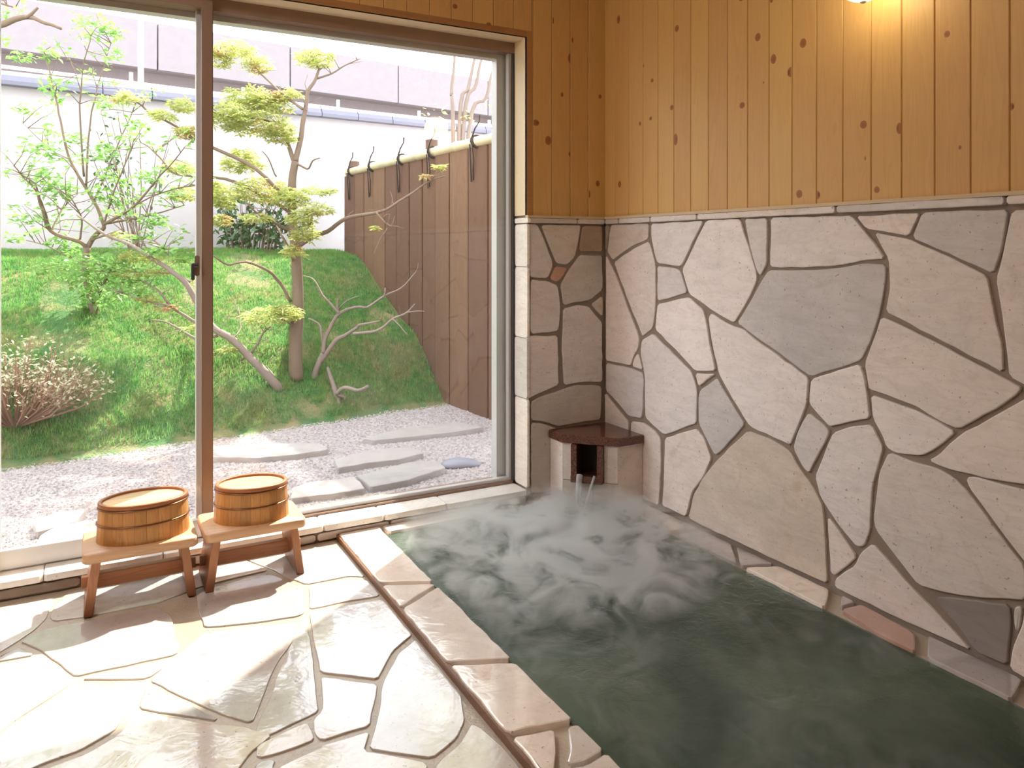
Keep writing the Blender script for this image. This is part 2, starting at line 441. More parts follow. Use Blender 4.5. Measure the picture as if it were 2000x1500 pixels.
# ------------------------------------------------------------------ right wall: stone below, cedar boards above
m = MB(); m.box((XW + .008, ROOM_F, -.65), (XW + .17, YW + .25, ROOM_H))
wall_r = tag(m.build('wall_right', GROUT), 'wall of pale crazy-paving stone below orange cedar boards beside the pool', 'wall', kind='structure')
PR = lambda s, z, h: (XW + .008 - h, s, z)
right_stones = [
 ('BROWN', 'A 607,196 636,196 617,350 607,360'),
 ('TAN', 'A 645,195 890,188 887,288 805,323 710,384 657,428 620,370'),
 ('CREAM', 'A 609,392 692,572 746,722 829,935 818,1008 790,1050 774,1113 700,1098 609,1080'),
 ('CREAM', 'A 664,443 720,397 800,347 890,303 912,370 934,462 934,690 928,780 913,872 850,921 843,910 764,712 707,562'),
 ('PALE', 'A 905,190 1246,170 1175,308 1100,468 1050,463 947,447 930,398 906,280'),
 ('PALE', 'A 1264,165 1484,158 1508,250 1538,330 1590,510 1593,555 1553,650 1445,836 1300,753 1153,648 1107,490 1180,340'),
 ('PALE', 'A 1514,155 1660,152 1658,450 1616,532 1592,490 1547,330'),
 ('PALE', 'B 352,250 878,236 958,335 1038,430 1095,518 960,528 740,568 560,576 347,573'),
 ('GREY', 'A 945,465 1050,477 1094,492 1140,638 1060,662 947,692'),
 ('PALE', 'A 947,712 1150,668 1243,748 1260,812 1283,960 1313,1090 1322,1148 1192,1148 1110,1058 932,878 937,800'),
 ('CREAM', 'A 823,1030 850,1142 781,1118 796,1060'),
 ('GREY', 'A 612,1096 780,1132 853,1162 860,1220 853,1400 843,1458 760,1442 700,1368 611,1273'),
 ('PALE', 'A 846,947 918,904 1163,1147 1183,1195 1203,1260 1201,1400 D 1638,508 1500,558 1385,596 1292,513 1242,460 1238,300 1240,150 A 837,1030'),
 ('CREAM', 'A 1193,1163 1322,1168 1215,1252'),
 ('CREAM', 'D 925,268 1073,460 1108,494 1106,720 925,720'),
 ('CREAM', 'D 1130,492 1225,503 1300,553 1360,620 1363,800 1343,1148 1130,1060'),
 ('CREAM', 'D 1394,622 1550,573 1638,549 1698,620 1757,780 1698,918 1608,1038 1578,1158 1558,1236 1372,1150 1387,900'),
 ('GREY', 'A 1227,1270 1335,1193 1360,1240 C 637,195 515,333 490,348 440,250 411,190 410,60'),
 ('PALE', 'A 1297,772 1440,858 1500,872 1590,948 1930,1192 1922,1300 C 938,100 903,190 870,268 858,298 660,207 547,20 A 1347,1170 1302,970 1278,800'),
 ('GREY', 'B 337,592 560,592 740,583 960,547 1098,554 1098,650 1058,878 998,1058 938,1178 610,1286 400,1128 280,1048 132,935 222,790 292,660'),
 ('CREAM', 'B 907,240 1260,222 1322,220 1250,372 1100,343 973,323'),
 ('GREY', 'B 1337,217 1620,202 1898,197 1878,330 1858,450 1800,617 1600,527 1272,383'),
 ('CREAM', 'B 1024,345 1245,388 1420,463 1600,548 1758,628 1798,830 1858,1080 1866,1261 1650,1152 1099,863 1127,700 1117,520 1072,440'),
 ('CREAM', 'B 1922,203 2120,193 2120,1400 1904,1285 1874,1010 1819,650 1852,540 1892,340'),
 ('CREAM', 'B 1072,893 1400,1048 1860,1288 1986,1357 1956,1400 1830,1490 C 1680,221 1600,187 1470,107 1252,28 B 989,1360 963,1200 1003,1090'),
 ('PALE', 'C 1252,52 1470,128 1580,183 1666,236 1560,321 1500,351 1370,337 1327,308 1312,258 1262,168'),
 ('CREAM', 'C 1532,373 1582,347 1702,237 1852,158 2012,68 2090,110 2090,505 1900,476 1650,421 1592,402'),
 ('PALE', 'B 614,1302 930,1203 962,1290 982,1420 C 1247,168 1050,207 1032,188 953,98 952,60'),
 ('PALE', 'C 947,138 1028,202 1052,232 998,340 950,436 922,408 873,315 892,240'),
 ('PALE', 'C 1067,238 1150,208 1253,198 1312,310 1287,400 1259,500 1252,600 1247,718 1218,792 1182,796 1093,688 1004,550 979,450 1013,370 1043,290'),
 ('TAN', 'C 502,372 592,283 650,229 760,268 858,328 898,402 958,482 1016,592 1026,700 1040,975 800,866 430,692 363,653 388,540 432,460'),
 ('CREAM', 'C 1041,645 1090,708 1148,792 1182,845 1148,877 1075,936 1054,918 1047,780'),
 ('CREAM', 'C 1337,333 1450,378 1580,413 1658,458 1718,518 1848,692 2003,892 2008,1056 1800,1046 1600,1016 1482,981 1402,878 1273,708 1266,650 1279,540 1293,430'),
 ('CREAM', 'C 1713,457 1760,453 1900,493 2090,535 2090,965 2000,866 1900,736 1733,510'),
 ('CREAM', 'C 1077,953 1172,888 1202,824 1259,779 1328,852 1448,992 1556,1100 1676,1230 1742,1304 1500,1196 1180,1046 1077,993'),
 ('DARK', 'C 1563,1039 1750,1053 1928,1078 1938,1150 1918,1376 1764,1308 1684,1190 1604,1100'),
 ('CREAM', 'C 1953,1087 1988,1087 1983,1168 1961,1225 1947,1150'),
 ('CREAM', 'C 2002,1092 2090,1102 2090,1485 1928,1392 1943,1290 1992,1170'),
]
PAL = dict(CREAM=CREAM, PALE=PALE, GREY=GREY, TAN=TAN, BROWN=BROWN, DARK=DARK, RED=RED)
for mt, sp in right_stones:
    pg = [on_x(u, v, XW) for u, v in px(sp)]
    stone([(p.y, min(1.343, p.z)) for p in pg], PR, .0095, PAL[mt], wall_r, rnd=R1)
ycut = on_x(2040, 600, XW).y
for c in voronoi([(ROOM_F, .03), (ycut, .03), (ycut, 1.341), (ROOM_F, 1.341)], .36, .014, R1):
    stone(c, PR, .0095, R1.choice([CREAM, CREAM, PALE, GREY, TAN]), wall_r, rnd=R1)

def board(a0, a1, z0, z1, place, mat, parent, thick=.012, ch=.0032):
    prof = [(a0 + .0005, 0), (a0 + .0005, thick - ch), (a0 + ch, thick), (a1 - ch, thick), (a1 - .0005, thick - ch), (a1 - .0005, 0)]
    mb = MB()
    for z in (z0, z1): mb.v += [tuple(place(s, z, h)) for s, h in prof]
    n = 6
    for k in range(5): mb.f.append((k, k + 1, n + k + 1, n + k))
    mb.f += [tuple(range(n - 1, -1, -1)), tuple(range(n, 2 * n))]
    me = mb.mesh('board')
    bm = bmesh.new(); bm.from_mesh(me); bmesh.ops.recalc_face_normals(bm, faces=bm.faces)
    up = Vector(place(0, 0, 1)) - Vector(place(0, 0, 0))
    f = max(bm.faces, key=lambda q: q.normal.dot(up) * q.calc_area())
    if f.calc_area() * f.normal.dot(up) < .5 * (a1 - a0) * (z1 - z0): bmesh.ops.reverse_faces(bm, faces=bm.faces)
    bm.to_mesh(me); bm.free()
    return link('board', me, mat, parent)
def knot(s, z, rs, rz, lo, hi, place, parent, h):
    pg = [(s + rs * math.cos(2 * math.pi * k / 16), z + rz * math.sin(2 * math.pi * k / 16)) for k in range(16)]
    pg = clip(pg, lo, 0, -1, 0) if pg else pg
    pg = clip(pg, hi, 0, 1, 0) if len(pg) > 2 else pg
    if len(pg) < 3: return
    mb = MB(); n = len(pg)
    mb.v += [tuple(place(a, b, h - .001)) for a, b in pg] + [tuple(place(a, b, h + .0005)) for a, b in pg]
    ctr = place(max(lo, min(hi, s)), z, h + .0008); mb.v.append(tuple(ctr))
    for k in range(n):
        k2 = (k + 1) % n
        mb.f += [(k, k2, n + k2, n + k), (n + k, n + k2, 2 * n)]
    mb.build('knot', KNOT, parent)

kn_r = [(1000 + .3 * a, .3 * b, .3 * c, .3 * d) for a, b, c, d in
        [(698, 128, 10, 28), (1078, 186, 13, 22), (917, 525, 9, 13), (907, 772, 9, 13), (858, 430, 6, 12), (1045, 700, 11, 17), (1070, 908, 13, 38),
         (1503, 686, 17, 21), (1605, 243, 18, 27), (1707, 385, 18, 32), (1818, 470, 20, 32), (1900, 282, 21, 31), (1875, 1263, 19, 27), (1990, 1270, 22, 28),
         (705, 1200, 10, 22), (838, 805, 7, 14), (1497, 0, 12, 8), (1695, 5, 10, 14), (1642, 538, 5, 7)]] + \
       [(1500 + .2667 * a, .2667 * b, .2667 * c, .2667 * d) for a, b, c, d in
        [(705, 913, 25, 30), (966, 940, 20, 42), (803, 1390, 20, 25), (1317, 250, 22, 25), (1412, 1080, 11, 16), (1783, 783, 28, 28), (718, 1160, 6, 16)]]
kn_r3 = []
for u, v, a, b in kn_r:
    p = on_x(u, v, XW); q = on_x(u + a, v, XW); r = on_x(u, v + b, XW)
    kn_r3.append((p.y, p.z, abs(q.y - p.y), abs(r.z - p.z)))
edges = [YW + .004]
y = 2.847 + 2 * .1095
while y > ROOM_F: edges.append(y); y -= .1095
edges.append(ROOM_F)
for a, b in zip(edges[1:], edges[:-1]):
    bo = board(a, b, 1.384, ROOM_H, PR, CEDAR, wall_r)
    for s, z, rs, rz in kn_r3:
        if a - rs * .4 < s < b + rs * .1 and a < s <= b: knot(s, z, rs, rz, a + .003, b - .003, PR, bo, .012)
# ledge stones and batten
def led(px_list): return [on_x(u, 430, XW).y for u in px_list]
ys = [YW - .012] + led([1212]) + led([1274, 1365]) + led([1637]) + led([1968]) + [.9, .3, -.4, ROOM_F]
for i in range(len(ys) - 1):
    stone([(ys[i + 1] + .003, 1.347), (ys[i] - .003, 1.347), (ys[i] - .003, 1.372), (ys[i + 1] + .003, 1.372)], PR, .022, [TAN, CREAM, CREAM, CREAM, GREY, CREAM][i % 6], wall_r, 'ledge_stone', rnd=R1, amp=.001)
MB().box((XW - .016, ROOM_F, 1.372), (XW + .010, YW, 1.384)).build('batten', BATTEN, wall_r)

# ------------------------------------------------------------------ window wall
m = MB()
m.box((WR + .010, YW + .008, -.65), (XW + .17, YW + .245, ROOM_H))
m.box((ROOM_L - .15, YW + .008, -.65), (WL - .010, YW + .245, ROOM_H))
m.box((WL - .010, YW + .008, WZ1 + .012), (WR + .010, YW + .245, ROOM_H))
m.box((WL - .010, YW + .008, -.65), (WR + .010, YW + .245, WZ0 - .025))
wall_b = tag(m.build('wall_back', GROUT), 'window wall with cedar boards above stone cladding around the big window', 'wall', kind='structure')
PB = lambda s, z, h: (s, YW + .008 - h, z)
back_stones = [
 ('CREAM', 'A 97,192 163,192 197,260 262,430 264,470 233,545 112,535 97,470'),
 ('TAN', 'A 192,197 448,197 433,300 408,408 360,457 292,448 232,300'),
 ('BROWN', 'A 462,202 588,202 588,373 437,368 447,290'),
 ('RED', 'A 287,467 362,477 328,538 294,572 248,549'),
 ('TAN', 'A 442,393 588,395 590,618 510,686 400,702 338,722 318,590 372,492'),
 ('CREAM', 'A 122,553 230,563 298,592 315,740 302,887 132,907 115,880 118,640'),
 ('TAN', 'A 590,660 590,795 518,716'),
 ('CREAM', 'A 337,743 430,719 500,729 588,833 588,1221 450,1221 342,1241 328,1000'),
 ('CREAM', 'A 97,922 298,918 305,1238 150,1306 97,1336'),
 ('TAN', 'D 347,343 420,303 600,243 700,209 850,209 902,219 892,478 640,517 560,531 440,492 347,482'),
 ('TAN', 'D 347,503 430,508 560,553 900,503 900,1000 700,1030 347,1052'),
]
for mt, sp in back_stones:
    pg = [on_y(u, v, YW) for u, v in px(sp)]
    stone([(max(WR + .002, p.x), min(1.343, p.z)) for p in pg], PB, .0095, PAL[mt], wall_b, rnd=R1)
for c in voronoi([(ROOM_L, .03), (WL - .012, .03), (WL - .012, 1.341), (ROOM_L, 1.341)], .33, .013, R1):
    stone(c, PB, .0095, R1.choice([CREAM, TAN, PALE]), wall_b, rnd=R1)
kn_b = [(1000 + .3 * a, .3 * b, .3 * c, .3 * d) for a, b, c, d in
        [(153, 800, 22, 20), (233, 915, 20, 30), (323, 617, 9, 16), (374, 380, 12, 32), (372, 1003, 8, 16), (570, 630, 10, 14), (555, 1195, 13, 20),
         (500, 1265, 7, 26), (391, 262, 6, 18), (264, 135, 5, 22)]] + [(888, 13, 5, 5), (954, 48, 5, 4)]
kn_b3 = []
for u, v, a, b in kn_b:
    p = on_y(u, v, YW); q = on_y(u + a, v, YW); r = on_y(u, v + b, YW)
    kn_b3.append((p.x, p.z, abs(q.x - p.x), abs(r.z - p.z)))
edges = [XW + .004]
x = XW - .107
while x > ROOM_L: edges.append(x); x -= .107
edges.append(ROOM_L)
for a, b in zip(edges[1:], edges[:-1]):
    over = b > WL - .03 and a < WR + .03
    if over and a < WR + .03 < b:
        bo = board(WR + .030, b, 1.384, ROOM_H, PB, CEDAR, wall_b)
        board(a, WR + .0300, WZ1 + .030, ROOM_H, PB, CEDAR, wall_b)
    elif over and a < WL - .03 < b:
        bo = board(a, WL - .03, 1.384, ROOM_H, PB, CEDAR, wall_b)
        board(WL - .03, b, WZ1 + .030, ROOM_H, PB, CEDAR, wall_b)
    else:
        bo = board(a, b, WZ1 + .030 if over else 1.384, ROOM_H, PB, CEDAR, wall_b)
    for s, z, rs, rz in kn_b3:
        if a < s <= b: knot(s, z, rs, rz, a + .003, b - .003, PB, bo, .012)
for s0, s1, mt in ((WR + .006, 2.09, TAN), (2.095, XW - .012, CREAM), (-1.1, WL - .012, CREAM), (ROOM_L, -1.106, TAN)):
    stone([(s0, 1.347), (s1, 1.347), (s1, 1.372), (s0, 1.372)], PB, .022, mt, wall_b, 'ledge_stone', rnd=R1, amp=.001)
MB().box((WR, YW - .016, 1.372), (XW - .016, YW + .01, 1.384)).build('batten', BATTEN, wall_b)
MB().box((ROOM_L, YW - .016, 1.372), (WL, YW + .01, 1.384)).build('batten', BATTEN, wall_b)
# stone lining of the right jamb, sill slabs and the course below them
PJ = lambda s, z, h: (WR + .010 - h, s, z)
jz = [.073, .50, .792, 1.135, 1.343]
for z0, z1 in zip(jz[:-1], jz[1:]):
    stone([(YW - .006, z0 + .0015), (3.272, z0 + .0015), (3.272, z1 - .0015), (YW - .006, z1 - .0015)], PJ, .010, SILLST, wall_b, 'jamb_stone', rnd=R1, amp=.0008, bev=.003)
stone([(YW - .016, 1.347), (3.272, 1.347), (3.272, 1.372), (YW - .016, 1.372)], PJ, .012, SILLST, wall_b, 'jamb_stone', rnd=R1, amp=.0008, bev=.003)
PS = lambda s, tt, h: (s, tt, WZ0 - .024 + h)
sx = [WL + .002] + [on_z(u, v, WZ0).x for u, v in ((84, 1125), (320, 1085), (635, 1028), (752, 1006), (871, 982))] + [WR - .002]
for a, b in zip(sx[:-1], sx[1:]):
    stone([(a + .0015, YW - .014), (b - .0015, YW - .014), (b - .0015, 3.272), (a + .0015, 3.272)], PS, .024, SILLST, wall_b, 'sill_stone', rnd=R1, amp=.001, bev=.003, base=0.0)
sx2 = [WL - .3, -.05, .22, .47, .80, 1.12, 1.46, WR + .002]
for a, b in zip(sx2[:-1], sx2[1:]):
    stone([(a + .004, .003), (b - .004, .003), (b - .004, .036), (a + .004, .036)], PB, .010, R1.choice([TAN, CREAM, BROWN]), wall_b, 'riser_stone', rnd=R1, amp=.0014)

# trim around the opening
tr = tag(MB().box((WR, YW - .004, 1.384), (WR + .030, YW + .012, WZ1 + .030)).build('trim_1', CEDAR_H), 'brown wooden casing strip up the corner side of the window', 'trim', kind='structure')
tr = tag(MB().box((WL - .03, YW - .004, WZ1), (WR, YW + .012, WZ1 + .030)).build('trim_2', CEDAR_H), 'brown wooden casing strip along the top of the window', 'trim', kind='structure')
tag(MB().box((WL, YW - .003, WZ1), (WR, 3.272, WZ1 + .012)).build('trim_3', PALEWOOD), 'pale wooden lining board under the window head', 'trim', kind='structure')
tag(MB().box((WR, YW - .003, 1.384), (WR + .012, 3.272, WZ1)).build('trim_4', PALEWOOD), 'pale wooden lining board of the window jamb above the stone', 'trim', kind='structure')
tag(MB().box((WL - .012, YW - .003, WZ0), (WL, 3.272, WZ1)).build('trim_5', PALEWOOD), 'pale wooden lining board on the outer jamb of the sliding sash', 'trim', kind='structure')

# ------------------------------------------------------------------ window
def mat_glass():
    t = NT('window_glass')
    fr = t.schlick(.04)
    tr_ = t.n('ShaderNodeBsdfTransparent', ins={'Color': (.97, .985, .98)})
    gl = t.n('ShaderNodeBsdfGlossy', ins={'Color': (1, 1, 1), 'Roughness': .01})
    mx = t.n('ShaderNodeMixShader', ins={0: fr, 1: tr_.outputs[0], 2: gl.outputs[0]})
    # light condensation low on the pane, plus an even veil standing in for glare
    p = t.pos(per_object=False)
    z = t.n('ShaderNodeSeparateXYZ', ins={'Vector': p}).outputs['Z']
    low = t.n('ShaderNodeMapRange', ins={'Value': z, 'From Min': .95, 'From Max': .15, 'To Min': 0.0, 'To Max': 1.0}).outputs[0]
    fog_veil = t.math('ADD', t.math('MULTIPLY', low, t.math('MULTIPLY', t.ramp(t.noise(p, 6, 5, .6), [(.40, 0), (.75, 1)]), .018)), .0022)
    tl = t.n('ShaderNodeBsdfTranslucent', ins={'Color': (.9, .9, .9)})
    m2 = t.n('ShaderNodeMixShader', ins={0: fog_veil, 1: mx.outputs[0], 2: tl.outputs[0]})
    return t.done(m2)
GLASS = mat_glass()
win = tag(empty('window_1', (0, 0, 0)), 'large bronze aluminium window onto the garden with one narrow sliding sash', 'window', kind='structure')
MB().box((WL, 3.272, WZ1 - .052), (WR, 3.385, WZ1)).build('frame_head', ALU, win)
MB().box((WL, 3.33, WZ1 - .075), (WR, 3.385, WZ1 - .052)).build('frame_head_outer', ALU_W, win)
MB().box((WR - .010, 3.272, WZ0), (WR, 3.33, WZ1 - .052)).build('frame_jamb', ALU_D, win)
MB().box((WR - .026, 3.288, WZ0), (WR - .010, 3.316, WZ1 - .052)).build('glazing_bead', ALU_W, win)
MB().box((WR - .070, 3.33, WZ0), (WR, 3.385, WZ1 - .075)).build('frame_jamb_outer', ALU_W, win)
MB().box((WL, 3.272, WZ0 - .02), (WR, 3.385, WZ0 + .010)).build('frame_sill', ALU, win)
MB().box((.407, 3.288, WZ0 + .010), (WR - .026, 3.316, WZ0 + .026)).build('glazing_bead', ALU_W, win)
MB().box((WL, 3.272, WZ0 + .01), (WL + .012, 3.385, WZ1 - .052)).build('frame_jamb', ALU, win)
me = MB().box((.3646, 3.236, WZ0 + .004), (.407, 3.268, WZ1 - .02)).mesh('meeting_stile'); bevel_mesh(me, .003, 2)
link('meeting_stile', me, ALU, win)
MB().box((.350, 3.290, WZ0 + .010), (.396, 3.330, WZ1 - .052)).build('outer_stile', ALU_W, win)
me = MB().box((-.336, 3.240, WZ0 + .004), (-.303, 3.268, WZ1 - .02)).mesh('sash_stile'); bevel_mesh(me, .002, 2)
link('sash_stile', me, ALU_W, win)
me = MB().box((-.303, 3.240, WZ0 + .006), (.3646, 3.268, .143)).mesh('sash_bottom_rail'); bevel_mesh(me, .002, 2)
link('sash_bottom_rail', me, ALU_W, win)
MB().box((-.303, 3.240, WZ1 - .055), (.3646, 3.268, WZ1 - .02)).build('sash_top_rail', ALU, win)
MB().box((-.303, 3.2525, .143), (.3646, 3.2565, WZ1 - .055)).build('pane', GLASS, win)
MB().box((.396, 3.300, WZ0 + .026), (WR - .026, 3.304, WZ1 - .060)).build('pane', GLASS, win)
lt = MB()
p0 = on_y(383, 520, 3.236)
lt.box((p0.x - .006, 3.222, p0.z - .038), (p0.x + .012, 3.237, p0.z + .042))
me = lt.mesh('latch'); bevel_mesh(me, .003, 2); la = link('latch', me, ALU, win)
me = MB().box((p0.x - .020, 3.206, p0.z - .055), (p0.x - .008, 3.224, p0.z + .012)).mesh('latch_lever'); bevel_mesh(me, .003, 2); link('latch_lever', me, ALU_D, la)
MB().tube([(p0.x - .014, 3.215, p0.z + .004), (p0.x + .004, 3.215, p0.z + .004)], .010, 10).build('latch_pivot', ALU_D, la)

# ------------------------------------------------------------------ rest of the shell
tag(MB().box((ROOM_L - .15, ROOM_F - .15, -.65), (ROOM_L, YW + .245, ROOM_H)).build('wall_left', CEDAR), 'cedar wall opposite the stone pool wall', 'wall', kind='structure')
tag(MB().box((ROOM_L, ROOM_F - .15, -.65), (XW + .17, ROOM_F, ROOM_H)).build('wall_front', CEDAR), 'cedar wall facing the garden window', 'wall', kind='structure')
tag(MB().box((ROOM_L - .15, ROOM_F - .15, ROOM_H), (XW + .17, YW + .245, ROOM_H + .12)).build('ceiling', PALEWOOD), 'pale wooden bathroom ceiling', 'ceiling', kind='structure')

# ------------------------------------------------------------------ floor of wet flagstones
PXL, PXR, PY0, PY1 = 1.060, 2.137, 0.10, 3.070      # inner edges of the pool
KXL = 0.893                                          # outer edge of the kerb
m = MB()
m.box((ROOM_L, ROOM_F, -.12), (KXL - .008, YW + .008, -.005))
m.box((KXL - .008, ROOM_F, -.12), (XW + .008, PY0 - .16, -.005))
floor = tag(m.build('floor', GROUT_F), 'wet floor of irregular cream flagstones beside the pool', 'floor', kind='structure')
PF = lambda s, tt, h: (s, tt, -.005 + h)
floor_stones = [
 ('G 275,440 330,342 380,307 1128,148 1150,260 1010,312 880,362 560,425 300,462', 0),
 ('G 1147,147 1338,107 1494,180 1440,192 1250,237 1167,259', 0),
 ('F -88,674 430,572 628,783 520,782 400,806 280,829 180,792 62,735', 0),
 ('G 1172,281 1440,209 1520,204 1690,279 1698,418 1658,436 1400,474 1142,497 1104,400 1094,322', 1),
 ('G 112,577 230,514 560,448 880,388 956,432 981,560 1004,592 986,648 420,771 332,698 222,623', 1),  # grey material here stands in for the stool's shadow on this stone
 ('G 450,787 985,664 828,781 640,788', 0),
 ('G -80,402 305,334 257,448 197,507 98,575 0,634 -80,684', 0),
 ('G -80,706 10,654 95,605 194,650 110,666 0,686 -80,701', 1),
 ('G -80,727 0,704 230,670 394,787 386,817 100,1004 0,1079 -80,1140', 0),
 ('G 1144,524 1400,494 1666,469 1646,560 1556,680 1524,740 1474,870 1414,1016 1380,1026 1250,986 1004,878 836,793 932,702 1032,614', 1),
 ('G 818,824 1000,904 1214,1001 1198,1016 1000,986 776,948', 1),
 ('G -80,1172 0,1112 102,1038 400,832 806,806 786,880 736,948 634,1076 446,1184 248,1254 -80,1400', 0),
 ('G 762,968 1000,1009 1200,1039 1380,1054 1418,1074 1522,1094 1396,1198 1330,1290 1250,1400 -70,1430 282,1278 484,1204 656,1102', 0),
 ('H 277,253 450,228 588,219 646,300 480,327 279,369', 0),
 ('H 279,388 480,350 662,322 824,500 714,588 634,735 334,697 304,560', 0),
 ('H 257,405 288,560 306,720 326,900 276,927 4,1054 -6,1000 64,850 124,680 204,500', 0),
 ('H 336,722 634,760 594,976 342,1054 306,1020 296,944 344,900', 0),
 ('H 740,602 840,522 1078,806 1088,950 1046,1040 918,1145 588,1096 626,960 661,750', 0),
 ('H 1122,966 1168,986 1292,1092 1410,1250 1300,1300 902,1300 944,1170 1062,1070', 0),
 ('H 344,1080 594,1006 562,1110 896,1170 876,1300 206,1300 106,1200 334,1094', 0),
 ('H 4,1078 268,956 296,1012 304,1050 100,1125 4,1145', 0),
 ('H 4,1168 104,1149 86,1202 184,1320 -56,1320', 1),
]
for sp, g in floor_stones:
    pg = [on_z(u, v, 0) for u, v in px(sp)]
    stone([(min(KXL - .016, p.x), min(YW - .006, p.y)) for p in pg], PF, .0045, FLAG_GREY if g else FLAG, floor, 'flagstone', rnd=R1, bev=.0025, tilt=.0010)
near = [(ROOM_L, ROOM_F), (KXL - .014, ROOM_F), (KXL - .014, 3.1), (ROOM_L, 3.1)]
d0 = FWD * 1.70
reg = clip(near, d0.x, d0.y, FWD.x, FWD.y)
for c in voronoi(reg, .42, .012, R1):
    stone(c, PF, .0045, R1.choice([FLAG, FLAG, FLAG_GREY]), floor, 'flagstone', rnd=R1, bev=.0025, tilt=.0010)
rl = ray(-34, 600)
nrm = Vector((rl.y, -rl.x)).normalized()
reg = clip(clip([(ROOM_L, ROOM_F), (KXL, ROOM_F), (KXL, YW - .01), (ROOM_L, YW - .01)], 0, 0, nrm.x, nrm.y), FWD.x * 1.712, FWD.y * 1.712, -FWD.x, -FWD.y)
for c in voronoi(reg, .42, .012, R1):
    stone(c, PF, .0045, R1.choice([FLAG, FLAG, FLAG_GREY]), floor, 'flagstone', rnd=R1, bev=.0025, tilt=.0010)

# ------------------------------------------------------------------ pool: basin, kerb
BASIN = mat_stone('basin_stone', (.30, .36, .30), (.22, .28, .23), stain=(.20, .22, .10), stain_amt=.4)
pool = tag(empty('bathing_pool', (1.6, 1.6, 0)), 'sunken rectangular bath with a kerb of wet cream stones', 'pool', kind='structure')
def in_pool(o):
    o.parent = pool; o.matrix_parent_inverse = pool.matrix_basis.inverted(); return o
m = MB()
m.box((KXL, PY0 - .16, -.65), (PXL, YW + .008, -.02))
m.box((PXL, PY1, -.65), (XW + .008, YW + .008, -.02))
m.box((PXR, PY0 - .16, -.65), (XW + .008, PY1, -.02))
m.box((PXL, PY0 - .16, -.65), (PXR, PY0, -.02))
m.box((KXL, PY0 - .16, -.75), (XW + .008, YW + .008, -.60))
in_pool(m.build('basin', BASIN))
m = MB()
m.box((KXL, PY0 - .16, -.02), (PXL, YW + .008, .008)); m.box((PXL, PY1, -.02), (XW + .008, YW + .008, .008))
m.box((PXR, PY0 - .16, -.02), (XW + .008, PY1, .008)); m.box((PXL, PY0 - .16, -.02), (PXR, PY0, .008))
in_pool(m.build('kerb_bed', GROUT_F))
in_pool(MB().box((KXL - .010, PY0 - .16, -.008), (KXL + .004, YW, .019)).build('kerb_riser', RUST))
PK = lambda s, tt, h: (s, tt, .006 + h)
kerb = [
 ('F 467,547 690,506 738,547 985,813 692,815', KERB), ('H 664,243 920,243 747,359', KERB), ('H 758,369 935,256 1326,630 1150,637 1002,645', KERB),
 ('H 1004,663 1150,658 1340,652 1636,949 1500,972 1320,1009', KERB), ('H 1334,1037 1553,993 1563,1100 1560,1270 1498,1270', KERB),
 ('H 1622,987 1660,972 1806,1106 1700,1166 1617,1176 1637,1100', KERB), ('H 1815,1121 2060,1372 1575,1372 1570,1330 1612,1199 1720,1184', KERB),
 ('F 703,502 1358,376 1288,436 747,541', KERB),
 ('C 62,588 160,585 414,705 290,709 100,622', KERB), ('C 322,727 430,718 558,782 588,830 612,871 480,797', KERB_GREY), ('C 602,788 786,874 640,878', KERB_GREY),
 ('C 643,892 800,888 1047,1001 1052,1078 1040,1082 830,986', KERB), ('C 1087,1033 1162,1066 1102,1083', KERB_GREY),
 ('C 1107,1097 1190,1078 1466,1215 1491,1298 1480,1302 1290,1207', KERB_RED),
 ('C 1512,1229 1740,1338 1975,1446 1965,1520 1880,1500 1530,1331', KERB_GREY),
]
for sp, mt in kerb:
    pg = [on_z(u, v, ZC) for u, v in px(sp)]
    q = []
    for p in pg:
        x, y = p.x, p.y
        if abs(x - KXL) < .03: x = KXL - .002
        if abs(x - PXL) < .022 and y < PY1 + .01: x = PXL + .002
        if abs(x - PXR) < .03 and y < PY1 + .01: x = PXR - .002
        if abs(x - XW) < .03: x = XW - .008
        if abs(y - PY1) < .025 and x > PXL: y = PY1 - .002
        q.append((x, min(y, YW - .008)))
    in_pool(stone(q, PK, ZC - .006, mt, None, 'kerb_stone', rnd=R1, bev=.005, tilt=.0008))
in_pool(stone([(1.875, 3.146), (1.862, PY1 - .002), (XW - .008, PY1 - .002), (XW - .008, 3.146)], PK, ZC - .006, KERB, None, 'kerb_stone', rnd=R1, bev=.005))
yk = on_z(1130, 1560, ZC).y
for a, b in ((yk - .36, yk - .01), (yk - .80, yk - .37), (PY0 - .16, yk - .81)):
    in_pool(stone([(KXL - .002, a), (PXL + .002, a), (PXL + .002, b), (KXL - .002, b)], PK, ZC - .006, KERB, None, 'kerb_stone', rnd=R1, bev=.005))
yr = on_z(1985, 1400, ZC).y
for a, b in ((yr - .33, yr - .01), (yr - .72, yr - .34), (PY0 - .16, yr - .73)):
    in_pool(stone([(PXR - .002, a), (XW - .008, a), (XW - .008, b), (PXR - .002, b)], PK, ZC - .006, R1.choice([KERB, KERB_GREY]), None, 'kerb_stone', rnd=R1, bev=.005))
for a, b in ((PXL + .01, 1.45), (1.46, 1.80), (1.81, PXR - .01)):
    in_pool(stone([(a, PY0 - .16), (b, PY0 - .16), (b, PY0 + .002), (a, PY0 + .002)], PK, ZC - .006, KERB, None, 'kerb_stone', rnd=R1, bev=.005))

